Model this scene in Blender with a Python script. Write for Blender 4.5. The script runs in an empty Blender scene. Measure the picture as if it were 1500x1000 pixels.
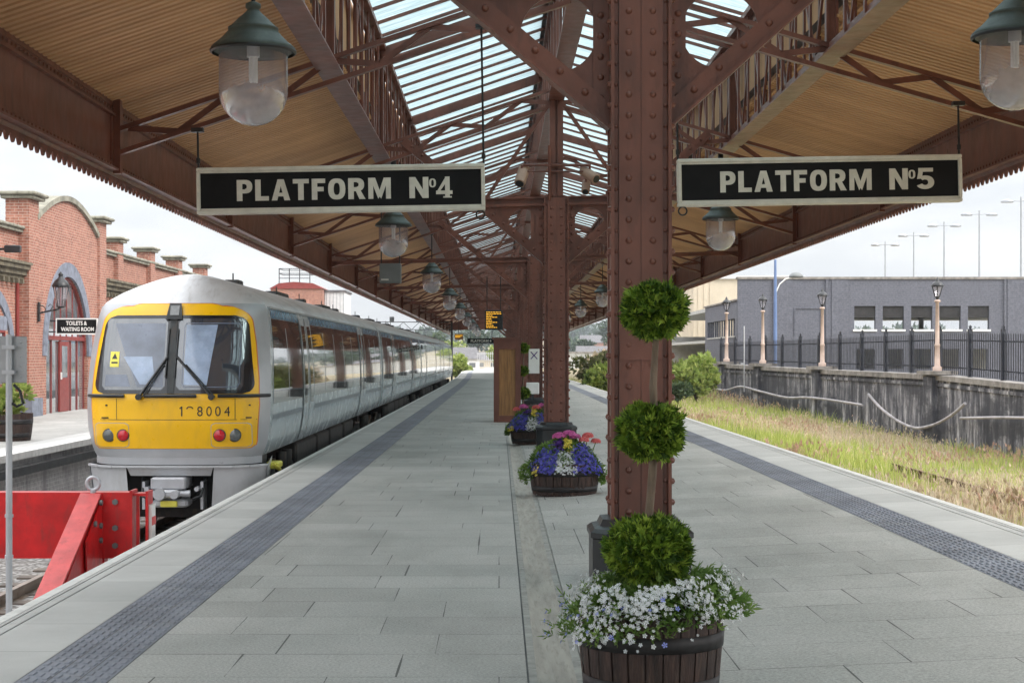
import bpy, math, random
import numpy as np
from mathutils import Vector, Matrix, noise as mnoise
R = math.radians
PI = math.pi
C = bpy.context.scene.collection
SC = bpy.context.scene
EYE = 1.6
MATS = {}

# ---------------------------------------------------------------- materials
def new_mat(name):
    m = bpy.data.materials.new(name); m.use_nodes = True
    nt = m.node_tree
    b = nt.nodes['Principled BSDF']
    MATS[name] = m
    return m, nt, b

def N(nt, typ, **kw):
    n = nt.nodes.new(typ)
    for k, v in kw.items():
        if k.startswith('i_'):
            n.inputs[k[2:]].default_value = v
        else:
            setattr(n, k, v)
    return n

def L(nt, a, b): nt.links.new(a, b)

def ramp(nt, fac, stops):
    r = nt.nodes.new('ShaderNodeValToRGB')
    els = r.color_ramp.elements
    while len(els) < len(stops): els.new(0.5)
    for e, (p, c) in zip(els, stops):
        e.position = p; e.color = (c[0], c[1], c[2], 1)
    L(nt, fac, r.inputs['Fac'])
    return r.outputs['Color']

def coords(nt, scale=(1, 1, 1), kind='Object'):
    tc = N(nt, 'ShaderNodeTexCoord'); mp = N(nt, 'ShaderNodeMapping')
    mp.inputs['Scale'].default_value = scale
    L(nt, tc.outputs[kind], mp.inputs['Vector'])
    return mp.outputs['Vector']

def worldpos(nt, scale=(1, 1, 1)):
    g = N(nt, 'ShaderNodeNewGeometry'); mp = N(nt, 'ShaderNodeMapping')
    mp.inputs['Scale'].default_value = scale
    L(nt, g.outputs['Position'], mp.inputs['Vector'])
    return mp.outputs['Vector']

def noise(nt, vec, scale, detail=4, rough=0.55):
    n = N(nt, 'ShaderNodeTexNoise')
    n.inputs['Scale'].default_value = scale; n.inputs['Detail'].default_value = detail
    n.inputs['Roughness'].default_value = rough
    L(nt, vec, n.inputs['Vector'])
    return n.outputs['Fac']

def mathn(nt, op, a, b=None, c=None):
    n = N(nt, 'ShaderNodeMath', operation=op)
    for i, v in enumerate((a, b, c)):
        if v is None: continue
        if hasattr(v, 'type'): L(nt, v, n.inputs[i])
        else: n.inputs[i].default_value = v
    return n.outputs[0]

def mixc(nt, fac, a, b, blend='MIX'):
    n = N(nt, 'ShaderNodeMix', data_type='RGBA', blend_type=blend)
    for s, v in ((n.inputs[0], fac), (n.inputs[6], a), (n.inputs[7], b)):
        if hasattr(v, 'type'): L(nt, v, s)
        elif isinstance(v, (int, float)): s.default_value = v
        else: s.default_value = (v[0], v[1], v[2], 1)
    return n.outputs[2]

def bump(nt, b, h, strength=0.3, dist=0.02):
    n = N(nt, 'ShaderNodeBump'); n.inputs['Strength'].default_value = strength
    n.inputs['Distance'].default_value = dist
    L(nt, h, n.inputs['Height']); L(nt, n.outputs['Normal'], b.inputs['Normal'])

def simple(name, col, rough=0.5, metal=0.0, var=0.25, scale=4.0, bmp=0.0, bscale=40, spec=0.5, coat=0.0, dirt=None, stretch=(1, 1, 1)):
    m, nt, b = new_mat(name)
    v = worldpos(nt, stretch)
    f = noise(nt, v, scale, 6)
    lo = [max(0, c * (1 - var)) for c in col]; hi = [min(1, c * (1 + var)) for c in col]
    c = ramp(nt, f, [(0.3, lo), (0.7, hi)])
    if dirt:
        f2 = noise(nt, worldpos(nt, (stretch[0], stretch[1], stretch[2] * 0.35)), scale * 2.3, 8, 0.65)
        fr = ramp(nt, f2, [(0.52, (0, 0, 0)), (0.75, (1, 1, 1))])
        c = mixc(nt, fr, c, dirt)
    L(nt, c, b.inputs['Base Color'])
    rr = N(nt, 'ShaderNodeMapRange'); L(nt, noise(nt, v, scale * 3, 5), rr.inputs[0])
    rr.inputs[3].default_value = max(0.02, rough - 0.12); rr.inputs[4].default_value = min(1, rough + 0.15)
    L(nt, rr.outputs[0], b.inputs['Roughness'])
    b.inputs['Metallic'].default_value = metal
    b.inputs['Specular IOR Level'].default_value = spec
    b.inputs['Coat Weight'].default_value = coat
    b.inputs['Coat Roughness'].default_value = 0.06
    if bmp: bump(nt, b, noise(nt, v, bscale, 4), bmp, 0.01)
    return m

def emit(name, col, strength):
    m, nt, b = new_mat(name)
    b.inputs['Base Color'].default_value = (0.02, 0.02, 0.02, 1)
    b.inputs['Emission Color'].default_value = (*col, 1); b.inputs['Emission Strength'].default_value = strength
    return m

def brick_mat(name, c1, c2, mortar, axes='yz', bw=0.225, bh=0.075, msize=0.006, stain=None, var=0.35):
    m, nt, b = new_mat(name)
    g = N(nt, 'ShaderNodeNewGeometry'); sp = N(nt, 'ShaderNodeSeparateXYZ'); cb = N(nt, 'ShaderNodeCombineXYZ')
    L(nt, g.outputs['Position'], sp.inputs[0])
    L(nt, mathn(nt, 'ADD', sp.outputs['X'], sp.outputs['Y']), cb.inputs[0]); L(nt, sp.outputs['Z'], cb.inputs[1])
    br = N(nt, 'ShaderNodeTexBrick')
    br.inputs['Scale'].default_value = 1; br.inputs['Brick Width'].default_value = bw
    br.inputs['Row Height'].default_value = bh; br.inputs['Mortar Size'].default_value = msize
    br.inputs['Mortar Smooth'].default_value = 0.2; br.inputs['Bias'].default_value = -0.1
    br.inputs['Color1'].default_value = (*c1, 1); br.inputs['Color2'].default_value = (*c2, 1)
    br.inputs['Mortar'].default_value = (*mortar, 1)
    L(nt, cb.outputs[0], br.inputs['Vector'])
    f = noise(nt, g.outputs['Position'], 1.3, 8, 0.65)
    sh = ramp(nt, f, [(0.3, (1 - var,) * 3), (0.7, (1 + var * 0.5,) * 3)])
    c = mixc(nt, 1.0, br.outputs['Color'], sh, 'MULTIPLY')
    f3 = noise(nt, g.outputs['Position'], 9, 3)
    c = mixc(nt, 0.5, c, ramp(nt, f3, [(0.35, [x * 0.75 for x in c1]), (0.65, [min(1, x * 1.35) for x in c2])]))
    c = mixc(nt, mathn(nt, 'MULTIPLY', br.outputs['Fac'], 0.8), c, mortar)
    if stain:
        f2 = noise(nt, worldpos(nt, (1, 1, 0.15)), 1.8, 9, 0.7)
        c = mixc(nt, ramp(nt, f2, [(0.5, (0, 0, 0)), (0.62, (0.85,) * 3)]), c, stain)
    L(nt, c, b.inputs['Base Color']); b.inputs['Roughness'].default_value = 0.85
    bump(nt, b, br.outputs['Fac'], -0.5, 0.006)
    return m

def leaf_mat(name, cols, trans=0.3, rough=0.55):
    m, nt, b = new_mat(name)
    g = N(nt, 'ShaderNodeNewGeometry')
    f = g.outputs['Random Per Island']
    n = len(cols)
    c = ramp(nt, f, [(i / max(1, n - 1), c) for i, c in enumerate(cols)])
    L(nt, c, b.inputs['Base Color']); b.inputs['Roughness'].default_value = rough
    b.inputs['Specular IOR Level'].default_value = 0.25
    out = nt.nodes['Material Output']
    t = N(nt, 'ShaderNodeBsdfTranslucent'); L(nt, c, t.inputs['Color'])
    mx = N(nt, 'ShaderNodeMixShader'); mx.inputs[0].default_value = trans
    L(nt, b.outputs[0], mx.inputs[1]); L(nt, t.outputs[0], mx.inputs[2]); L(nt, mx.outputs[0], out.inputs['Surface'])
    return m

# ---------------------------------------------------------------- mesh builder
class MB:
    def __init__(s): s.v = []; s.f = []; s.sm = []
    def add(s, vs, fs, smooth=False):
        o = len(s.v); s.v.extend([tuple(p) for p in vs])
        for f in fs: s.f.append(tuple(i + o for i in f)); s.sm.append(smooth)
        return s
    def box(s, x0, x1, y0, y1, z0, z1):
        vs = [(x0, y0, z0), (x1, y0, z0), (x1, y1, z0), (x0, y1, z0), (x0, y0, z1), (x1, y0, z1), (x1, y1, z1), (x0, y1, z1)]
        return s.add(vs, [(3, 2, 1, 0), (4, 5, 6, 7), (0, 1, 5, 4), (1, 2, 6, 5), (2, 3, 7, 6), (3, 0, 4, 7)])
    def cbox(s, x0, x1, y0, y1, z0, z1, c):
        """box with chamfered edges"""
        def ring(z, i):
            return [(x0 + i, y0 + i + c, z), (x0 + i + c, y0 + i, z), (x1 - i - c, y0 + i, z), (x1 - i, y0 + i + c, z), (x1 - i, y1 - i - c, z), (x1 - i - c, y1 - i, z), (x0 + i + c, y1 - i, z), (x0 + i, y1 - i - c, z)]
        rings = [ring(z0, c), ring(z0 + c, 0), ring(z1 - c, 0), ring(z1, c)]
        vs = sum(rings, []); fs = [tuple(range(7, -1, -1)), tuple(range(24, 32))]
        for k in range(3):
            for i in range(8):
                j = (i + 1) % 8; fs.append((k * 8 + i, k * 8 + j, k * 8 + 8 + j, k * 8 + 8 + i))
        return s.add(vs, fs)
    def beam(s, p, q, w, h, up=(0, 0, 1)):
        """box bar from p to q: w sideways, h along up"""
        p = Vector(p); q = Vector(q); d = (q - p).normalized(); u = Vector(up)
        r = d.cross(u)
        if r.length < 1e-5: r = d.cross(Vector((0, 1, 0)))
        r.normalize(); u = r.cross(d).normalized()
        r *= w / 2; u *= h / 2
        vs = [p - r - u, p + r - u, p + r + u, p - r + u, q - r - u, q + r - u, q + r + u, q - r + u]
        return s.add(vs, [(0, 1, 2, 3), (7, 6, 5, 4), (1, 0, 4, 5), (2, 1, 5, 6), (3, 2, 6, 7), (0, 3, 7, 4)])
    def tube(s, pts, r, seg=8, cap=True, radii=None):
        pts = [Vector(p) for p in pts]; n = len(pts); vs = []; fs = []
        prev = None
        for i, p in enumerate(pts):
            d = (pts[min(i + 1, n - 1)] - pts[max(i - 1, 0)]).normalized()
            a = Vector((0, 0, 1)) if abs(d.z) < 0.95 else Vector((1, 0, 0))
            if prev is not None: a = prev
            x = (a - d * a.dot(d)).normalized(); prev = x; y = d.cross(x)
            rr = radii[i] if radii else r
            for k in range(seg):
                t = 2 * PI * k / seg; vs.append(p + x * (rr * math.cos(t)) + y * (rr * math.sin(t)))
        for i in range(n - 1):
            for k in range(seg):
                k2 = (k + 1) % seg; fs.append((i * seg + k, i * seg + k2, (i + 1) * seg + k2, (i + 1) * seg + k))
        s.add(vs, fs, True)
        if cap:
            s.add([vs[k] for k in range(seg)], [tuple(range(seg - 1, -1, -1))])
            s.add([vs[(n - 1) * seg + k] for k in range(seg)], [tuple(range(seg))])
        return s
    def lathe(s, prof, c=(0, 0, 0), seg=24, axis='z', smooth=True):
        vs = []; fs = []; n = len(prof)
        for (r, z) in prof:
            for k in range(seg):
                t = 2 * PI * k / seg; a, b = r * math.cos(t), r * math.sin(t)
                if axis == 'z': vs.append((c[0] + a, c[1] + b, c[2] + z))
                elif axis == 'y': vs.append((c[0] + a, c[1] + z, c[2] + b))
                else: vs.append((c[0] + z, c[1] + a, c[2] + b))
        for i in range(n - 1):
            for k in range(seg):
                k2 = (k + 1) % seg; fs.append((i * seg + k, i * seg + k2, (i + 1) * seg + k2, (i + 1) * seg + k))
        return s.add(vs, fs, smooth)
    def prism(s, poly, a0, a1, axis='y'):
        """extrude a 2-d polygon along axis; poly is (x,z) for y, (y,z) for x, (x,y) for z"""
        def P(p, a): return {'y': (p[0], a, p[1]), 'x': (a, p[0], p[1]), 'z': (p[0], p[1], a)}[axis]
        n = len(poly); vs = [P(p, a0) for p in poly] + [P(p, a1) for p in poly]
        fs = [tuple(range(n)), tuple(range(2 * n - 1, n - 1, -1))]
        for i in range(n):
            j = (i + 1) % n; fs.append((j, i, n + i, n + j))
        return s.add(vs, fs)
    def rivet(s, c, d, r, h=None):
        """dome on a surface at c pointing along d"""
        d = Vector(d).normalized(); a = Vector((0, 0, 1)) if abs(d.z) < 0.9 else Vector((1, 0, 0))
        x = (a - d * a.dot(d)).normalized(); y = d.cross(x); c = Vector(c); h = h or r * 0.75; vs = []; fs = []
        for (rr, hh) in ((1, 0), (0.75, 0.65)):
            for k in range(7):
                t = 2 * PI * k / 7; vs.append(c + x * (r * rr * math.cos(t)) + y * (r * rr * math.sin(t)) + d * (h * hh))
        vs.append(c + d * h)
        for k in range(7):
            k2 = (k + 1) % 7; fs.append((k, k2, 7 + k2, 7 + k)); fs.append((7 + k, 7 + k2, 14))
        return s.add(vs, fs, True)
    def grid(s, fn, nu, nv, smooth=True, flip=False):
        vs = [fn(i / nu, j / nv) for j in range(nv + 1) for i in range(nu + 1)]; fs = []
        for j in range(nv):
            for i in range(nu):
                a = j * (nu + 1) + i; q = (a, a + 1, a + nu + 2, a + nu + 1)
                fs.append(q[::-1] if flip else q)
        return s.add(vs, fs, smooth)
    def build(s, name, mat, parent=None, loc=None):
        me = bpy.data.meshes.new(name); me.from_pydata(s.v, [], s.f)
        me.polygons.foreach_set('use_smooth', s.sm)
        if mat: me.materials.append(MATS[mat] if isinstance(mat, str) else mat)
        me.update()
        o = bpy.data.objects.new(name, me); C.objects.link(o)
        if parent: o.parent = parent
        if loc: o.location = loc
        return o

def np_mesh(name, V, F, mat, parent=None, smooth=False):
    V = np.asarray(V, dtype=np.float32); F = np.asarray(F, dtype=np.int32); M, k = F.shape
    me = bpy.data.meshes.new(name)
    me.vertices.add(len(V)); me.vertices.foreach_set('co', V.ravel())
    me.loops.add(M * k); me.loops.foreach_set('vertex_index', F.ravel())
    me.polygons.add(M); me.polygons.foreach_set('loop_start', np.arange(0, M * k, k, dtype=np.int32))
    me.update(calc_edges=True); me.validate()
    if smooth: me.polygons.foreach_set('use_smooth', np.ones(M, dtype=bool))
    me.materials.append(MATS[mat])
    o = bpy.data.objects.new(name, me); C.objects.link(o)
    if parent: o.parent = parent
    return o

def tag(o, label=None, cat=None, group=None, kind=None):
    if label: o['label'] = label
    if cat: o['category'] = cat
    if group: o['group'] = group
    if kind: o['kind'] = kind
    return o

def thing(name, label, cat, loc=(0, 0, 0), rz=0, group=None):
    o = bpy.data.objects.new(name, None); C.objects.link(o)
    o.location = loc; o.rotation_euler = (0, 0, rz); o.empty_display_size = 0.1
    return tag(o, label, cat, group)

def dup(root, loc=None, label=None, rz=None):
    c = root.copy(); C.objects.link(c)
    if loc is not None: c.location = loc
    if rz is not None: c.rotation_euler = (0, 0, rz)
    if label: c['label'] = label
    def rec(src, dst):
        for ch in list(src.children):
            k = ch.copy(); C.objects.link(k); k.parent = dst; rec(ch, k)
    rec(root, c)
    return c

def text_geo(body, bold=0.0):
    cu = bpy.data.curves.new('lettering', 'FONT'); cu.body = body; cu.size = 1; cu.offset = bold; cu.resolution_u = 4
    o = bpy.data.objects.new('lettering', cu); C.objects.link(o)
    bpy.context.view_layer.update()
    me = bpy.data.meshes.new_from_object(o.evaluated_get(bpy.context.evaluated_depsgraph_get()))
    vs = [tuple(v.co) for v in me.vertices]; fs = [tuple(p.vertices) for p in me.polygons]
    bpy.data.objects.remove(o); bpy.data.curves.remove(cu); bpy.data.meshes.remove(me)
    return vs, fs

def put_text(mb, body, x0, x1, z0, z1, y, bold=0.02, face='-y', keep=False):
    """lettering fitted in the box x0..x1, z0..z1, on a plane facing -y (or +x: then x runs along y)"""
    vs, fs = text_geo(body, bold)
    if not vs: return
    ax = [v[0] for v in vs]; az = [v[1] for v in vs]
    sx = (x1 - x0) / (max(ax) - min(ax)); sz = (z1 - z0) / (max(az) - min(az))
    if keep: sx = sz
    out = []
    for v in vs:
        a = x0 + (v[0] - min(ax)) * sx; b = z0 + (v[1] - min(az)) * sz
        out.append((a, y, b) if face == '-y' else (y, a, b))
    mb.add(out, fs)

def wall_holes(mb, a0, a1, z0, z1, holes, put):
    """wall rectangle with rectangular holes; put(a0,a1,z0,z1) adds one block"""
    zs = sorted({z0, z1, *[h[2] for h in holes], *[h[3] for h in holes]})
    for i in range(len(zs) - 1):
        lo, hi = zs[i], zs[i + 1]; cur = a0
        for h in sorted(h for h in holes if h[2] <= lo and h[3] >= hi):
            if h[0] > cur: put(cur, h[0], lo, hi)
            cur = h[1]
        if cur < a1: put(cur, a1, lo, hi)

rng = np.random.default_rng(7)
random.seed(7)

def unit(n, r=rng):
    v = r.normal(size=(n, 3)); return v / np.linalg.norm(v, axis=1, keepdims=True)

def sprays(origins, dirs, length, width, nleaf, spread, r=rng, lift=0.15):
    """each spray: nleaf pointed leaflets fanning from one shared base vertex"""
    n = len(origins); d = dirs / np.linalg.norm(dirs, axis=1, keepdims=True)
    t = np.cross(d, unit(n, r)); t /= np.linalg.norm(t, axis=1, keepdims=True) + 1e-9
    nn = np.cross(d, t)
    ln = length * r.uniform(0.65, 1.25, (n, 1))
    per = 1 + 3 * nleaf
    V = np.zeros((n, per, 3)); V[:, 0] = origins
    F = np.zeros((n, nleaf, 4), dtype=np.int64); base = np.arange(n) * per
    for k in range(nleaf):
        a = (k / (nleaf - 1) - 0.5) * 2 * spread if nleaf > 1 else 0.0
        ax = d * math.cos(a) + t * math.sin(a); sd = t * math.cos(a) - d * math.sin(a)
        lk = ln * (1 - 0.45 * abs(a) / max(spread, 1e-6)) * r.uniform(0.8, 1.15, (n, 1))
        mid = origins + ax * lk * 0.5 + nn * lk * lift * r.uniform(-1, 1, (n, 1))
        tip = origins + ax * lk + nn * lk * lift * r.uniform(-1.5, 0.6, (n, 1))
        V[:, 1 + 3 * k] = mid + sd * width; V[:, 2 + 3 * k] = tip; V[:, 3 + 3 * k] = mid - sd * width
        F[:, k, 0] = base; F[:, k, 1] = base + 1 + 3 * k; F[:, k, 2] = base + 2 + 3 * k; F[:, k, 3] = base + 3 + 3 * k
    return V.reshape(-1, 3), F.reshape(-1, 4)

def stars(origins, normals, rad, petals=5, r=rng):
    """open blossoms: petals round a centre vertex"""
    n = len(origins); d = normals / np.linalg.norm(normals, axis=1, keepdims=True)
    t = np.cross(d, unit(n, r)); t /= np.linalg.norm(t, axis=1, keepdims=True) + 1e-9
    b = np.cross(d, t); rr = rad * r.uniform(0.7, 1.25, (n, 1)); per = 1 + 3 * petals
    V = np.zeros((n, per, 3)); V[:, 0] = origins; F = np.zeros((n, petals, 4), dtype=np.int64); base = np.arange(n) * per
    for k in range(petals):
        for q, (da, q_r) in enumerate(((-0.42, 0.8), (0, 1.0), (0.42, 0.8))):
            a = 2 * PI * k / petals + da
            V[:, 1 + 3 * k + q] = origins + (t * math.cos(a) + b * math.sin(a)) * rr * q_r + d * rr * 0.3
        F[:, k, 0] = base
        for q in range(3): F[:, k, 1 + q] = base + 1 + 3 * k + q
    return V.reshape(-1, 3), F.reshape(-1, 4)

def cat(*vf):
    V = []; F = []; o = 0
    for v, f in vf: V.append(v); F.append(f + o); o += len(v)
    return np.concatenate(V), np.concatenate(F)

def lumpy_cloud(n, c, rad, lumps, r=rng, inner=0.35, lsize=0.45):
    """points spread through several overlapping lumps inside an ellipsoid: uneven outline with gaps"""
    rad = np.array(rad); c = np.array(c)
    lc = unit(lumps, r) * r.uniform(0.25, 0.75, (lumps, 1)) * rad + c
    idx = r.integers(0, lumps, n); ls = r.uniform(0.7, 1.2, lumps) * lsize
    u = unit(n, r); rr = r.uniform(inner, 1, (n, 1)) ** 0.5
    p = lc[idx] + u * rr * rad * ls[idx][:, None]
    return p, u
SKY_K = 6.0; SUN_E = 1.5; EXPOSURE = 0.95; HAZE = 0.00035
# ---------------------------------------------------------------- palette
simple('brown_paint', (0.172, 0.064, 0.044), 0.33, var=0.32, scale=2.2, bmp=0.14, bscale=45, dirt=(0.082, 0.038, 0.03), stretch=(1, 1, 0.6))
simple('lit_brown_paint', (0.27, 0.15, 0.12), 0.4, var=0.12, scale=3)  # brown paint made lighter: light on the glazing sill put into colour
simple('black_paint', (0.018, 0.019, 0.021), 0.35, var=0.3)
simple('dark_iron', (0.035, 0.04, 0.042), 0.5, var=0.4, dirt=(0.08, 0.06, 0.05))
simple('lamp_green', (0.062, 0.078, 0.068), 0.5, var=0.3, scale=9, dirt=(0.05, 0.06, 0.055))
simple('sign_black', (0.007, 0.007, 0.008), 0.55, var=0.3, spec=0.2)
simple('sign_cream', (0.62, 0.60, 0.53), 0.45, var=0.1, scale=8)
simple('white_enamel', (0.80, 0.80, 0.78), 0.4, var=0.06)
simple('grey_metal', (0.36, 0.37, 0.39), 0.4, metal=0.6, var=0.15)
simple('box_grey', (0.16, 0.17, 0.17), 0.5, var=0.15)
simple('zinc', (0.50, 0.51, 0.54), 0.45, metal=0.4, var=0.12)
simple('cctv_cream', (0.42, 0.27, 0.20), 0.45, var=0.1)
simple('buffer_red', (0.60, 0.010, 0.012), 0.35, var=0.22, scale=5, bmp=0.15, bscale=25, dirt=(0.33, 0.03, 0.025))
simple('buffer_pink', (0.64, 0.085, 0.085), 0.45, var=0.2, scale=5, bmp=0.1, bscale=25, dirt=(0.45, 0.06, 0.055))
simple('train_silver', (0.60, 0.675, 0.71), 0.24, metal=0.0, var=0.04, scale=1.2, coat=0.6)
simple('skirt_grey', (0.50, 0.51, 0.53), 0.4, metal=0.15, var=0.10, scale=2, dirt=(0.42, 0.42, 0.42))
simple('train_nose_grey', (0.42, 0.43, 0.45), 0.32, metal=0.2, var=0.10, scale=2)
simple('train_roof', (0.68, 0.69, 0.71), 0.42, metal=0.3, var=0.12, scale=3, dirt=(0.45, 0.44, 0.43), stretch=(1, 0.25, 1))
simple('train_yellow', (0.92, 0.51, 0.002), 0.3, var=0.05, scale=2, coat=0.3, dirt=(0.80, 0.45, 0.02))
simple('train_black', (0.012, 0.013, 0.016), 0.18, var=0.3, coat=0.5)
simple('train_stripe', (0.20, 0.24, 0.27), 0.3, var=0.1)
simple('train_blue', (0.07, 0.22, 0.34), 0.25, var=0.1, coat=0.4)
simple('underframe', (0.035, 0.032, 0.030), 0.75, var=0.5, scale=6, dirt=(0.10, 0.07, 0.05))
simple('orange_line', (0.65, 0.16, 0.03), 0.4)
simple('lens_red', (0.55, 0.008, 0.02), 0.15, var=0.2, scale=30, coat=0.6)
simple('lens_grey', (0.10, 0.11, 0.11), 0.12, var=0.2, scale=30, coat=0.8)
simple('pane_pale', (0.30, 0.38, 0.52), 0.25, var=0.35, scale=2.2, coat=1.0)  # blind tone with windscreen reflections put into the colour
simple('cab_trim', (0.14, 0.165, 0.22), 0.3, var=0.3, scale=2.5, coat=1.0)
simple('sticker_yellow', (0.80, 0.72, 0.10), 0.4, var=0.05)
simple('stone_coping', (0.26, 0.25, 0.20), 0.85, var=0.4, scale=2.5, bmp=0.3, dirt=(0.10, 0.09, 0.06))
simple('cornice_stone', (0.15, 0.13, 0.09), 0.85, var=0.5, scale=3, bmp=0.4, dirt=(0.03, 0.025, 0.02), stretch=(1, 1, 0.4))
simple('blue_brick', (0.19, 0.21, 0.26), 0.7, var=0.3, scale=6, bmp=0.2)
simple('door_red', (0.22, 0.035, 0.030), 0.4, var=0.15)
simple('barrel_wood', (0.034, 0.017, 0.013), 0.6, var=0.7, scale=7, bmp=0.5, bscale=30, dirt=(0.10, 0.06, 0.042), stretch=(4, 4, 0.5))
simple('barrel_hoop', (0.028, 0.026, 0.027), 0.55, metal=0.4, var=0.5, scale=9)
simple('soil', (0.03, 0.022, 0.016), 0.95, var=0.4, scale=20, bmp=0.6)
simple('bark_pale', (0.17, 0.125, 0.09), 0.8, var=0.45, scale=14, bmp=0.6, stretch=(2, 2, 0.4))
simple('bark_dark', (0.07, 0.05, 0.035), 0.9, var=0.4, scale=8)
simple('oak_panel', (0.30, 0.15, 0.055), 0.45, var=0.35, scale=5, stretch=(6, 6, 0.5))
simple('post_pink', (0.52, 0.395, 0.33), 0.55, var=0.15, scale=5, dirt=(0.5, 0.34, 0.27))
simple('fence_black', (0.022, 0.025, 0.036), 0.5, var=0.3)
simple('blue_pole', (0.13, 0.20, 0.38), 0.4, var=0.1)
simple('cable_grey', (0.36, 0.34, 0.35), 0.6, var=0.35, scale=3)
simple('concrete_pale', (0.46, 0.46, 0.44), 0.8, var=0.15, scale=3)
simple('beige_wall', (0.58, 0.50, 0.38), 0.8, var=0.12, scale=0.6)
simple('white_cladding', (0.66, 0.66, 0.66), 0.6, var=0.08)
simple('slate_roof', (0.12, 0.115, 0.12), 0.7, var=0.3, scale=2)
simple('dark_interior', (0.030, 0.028, 0.028), 0.9, var=0.3)
simple('rail_steel', (0.30, 0.24, 0.20), 0.4, metal=0.6, var=0.3, scale=3, dirt=(0.16, 0.09, 0.06))
simple('rail_rust', (0.13, 0.065, 0.04), 0.8, var=0.4)
simple('sleeper', (0.16, 0.13, 0.11), 0.85, var=0.4)
simple('amber_dim', (0.5, 0.3, 0.02), 0.5)
emit('amber_led', (1.0, 0.50, 0.03), 0.75)

def tan_soffit():
    m, nt, b = new_mat('soffit_boards')
    g = N(nt, 'ShaderNodeNewGeometry'); sp = N(nt, 'ShaderNodeSeparateXYZ'); L(nt, g.outputs['Position'], sp.inputs[0])
    f = noise(nt, worldpos(nt, (0.25, 2.0, 0.25)), 1.6, 7)
    c = ramp(nt, f, [(0.25, (0.48, 0.270, 0.130)), (0.75, (0.66, 0.395, 0.205))])
    f2 = noise(nt, worldpos(nt, (1, 1, 1)), 0.7, 6, 0.6)
    c = mixc(nt, ramp(nt, f2, [(0.5, (0, 0, 0)), (0.8, (0.5,) * 3)]), c, (0.34, 0.185, 0.09))
    L(nt, c, b.inputs['Base Color']); b.inputs['Roughness'].default_value = 0.6
    return m
tan_soffit()

def pav():
    """square cut slabs in rows, each row with its own offset, each slab its own tone"""
    m, nt, b = new_mat('paving_slabs')
    g = N(nt, 'ShaderNodeNewGeometry'); sp = N(nt, 'ShaderNodeSeparateXYZ'); L(nt, g.outputs['Position'], sp.inputs[0])
    rowf = mathn(nt, 'DIVIDE', sp.outputs['Y'], 0.63); row = mathn(nt, 'FLOOR', rowf); fr = mathn(nt, 'FRACT', rowf)
    wn = N(nt, 'ShaderNodeTexWhiteNoise', noise_dimensions='1D'); L(nt, row, wn.inputs['W'])
    st = mathn(nt, 'MULTIPLY', mathn(nt, 'FLOOR', mathn(nt, 'MULTIPLY', wn.outputs['Value'], 5)), 0.2)
    colf = mathn(nt, 'ADD', mathn(nt, 'DIVIDE', sp.outputs['X'], 0.86), st); col = mathn(nt, 'FLOOR', colf); fc = mathn(nt, 'FRACT', colf)
    def edge(f, size, w):
        d = mathn(nt, 'MULTIPLY', mathn(nt, 'MINIMUM', f, mathn(nt, 'SUBTRACT', 1.0, f)), size)
        return mathn(nt, 'LESS_THAN', d, w)
    w = noise(nt, g.outputs['Position'], 1.1, 2)
    wv = mathn(nt, 'MULTIPLY', mathn(nt, 'SUBTRACT', w, 0.34), 0.020)
    wr = mathn(nt, 'MULTIPLY', mathn(nt, 'SUBTRACT', w, 0.35), 0.018)
    j = mathn(nt, 'MAXIMUM', edge(fr, 0.63, wr), edge(fc, 0.86, wv))
    cb = N(nt, 'ShaderNodeCombineXYZ'); L(nt, row, cb.inputs[0]); L(nt, col, cb.inputs[1])
    w2 = N(nt, 'ShaderNodeTexWhiteNoise', noise_dimensions='3D'); L(nt, cb.outputs[0], w2.inputs['Vector'])
    c = ramp(nt, w2.outputs['Value'], [(0, (0.365, 0.360, 0.340)), (0.5, (0.405, 0.400, 0.380)), (1, (0.445, 0.438, 0.415))])
    f = noise(nt, g.outputs['Position'], 0.8, 9, 0.62)
    c = mixc(nt, 1, c, ramp(nt, f, [(0.3, (0.86, 0.87, 0.86)), (0.7, (1.08, 1.07, 1.07))]), 'MULTIPLY')
    fL = noise(nt, worldpos(nt, (1, 0.35, 1)), 0.55, 9, 0.68)
    c = mixc(nt, ramp(nt, fL, [(0.48, (0, 0, 0)), (0.66, (0.50,) * 3)]), c, (0.215, 0.215, 0.195))
    vo = N(nt, 'ShaderNodeTexVoronoi'); vo.inputs['Scale'].default_value = 3.2; L(nt, g.outputs['Position'], vo.inputs['Vector'])
    c = mixc(nt, ramp(nt, vo.outputs['Distance'], [(0.035, (0.55,) * 3), (0.06, (0, 0, 0))]), c, (0.20, 0.20, 0.185))
    f2 = noise(nt, g.outputs['Position'], 62, 5, 0.85)
    c = mixc(nt, 1, c, ramp(nt, f2, [(0.36, (0.62,) * 3), (0.64, (1.28,) * 3)]), 'MULTIPLY')
    f3 = noise(nt, worldpos(nt, (1, 0.6, 1)), 6, 7, 0.7)
    c = mixc(nt, ramp(nt, f3, [(0.60, (0, 0, 0)), (0.75, (0.35,) * 3)]), c, (0.20, 0.205, 0.19))
    c = mixc(nt, mathn(nt, 'MULTIPLY', j, 0.9), c, (0.055, 0.055, 0.05))
    L(nt, c, b.inputs['Base Color']); b.inputs['Roughness'].default_value = 0.68
    b.inputs['Specular IOR Level'].default_value = 0.35
    h = mathn(nt, 'SUBTRACT', mathn(nt, 'MULTIPLY', f2, 0.25), j)
    bump(nt, b, h, 0.35, 0.004)
pav()

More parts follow.
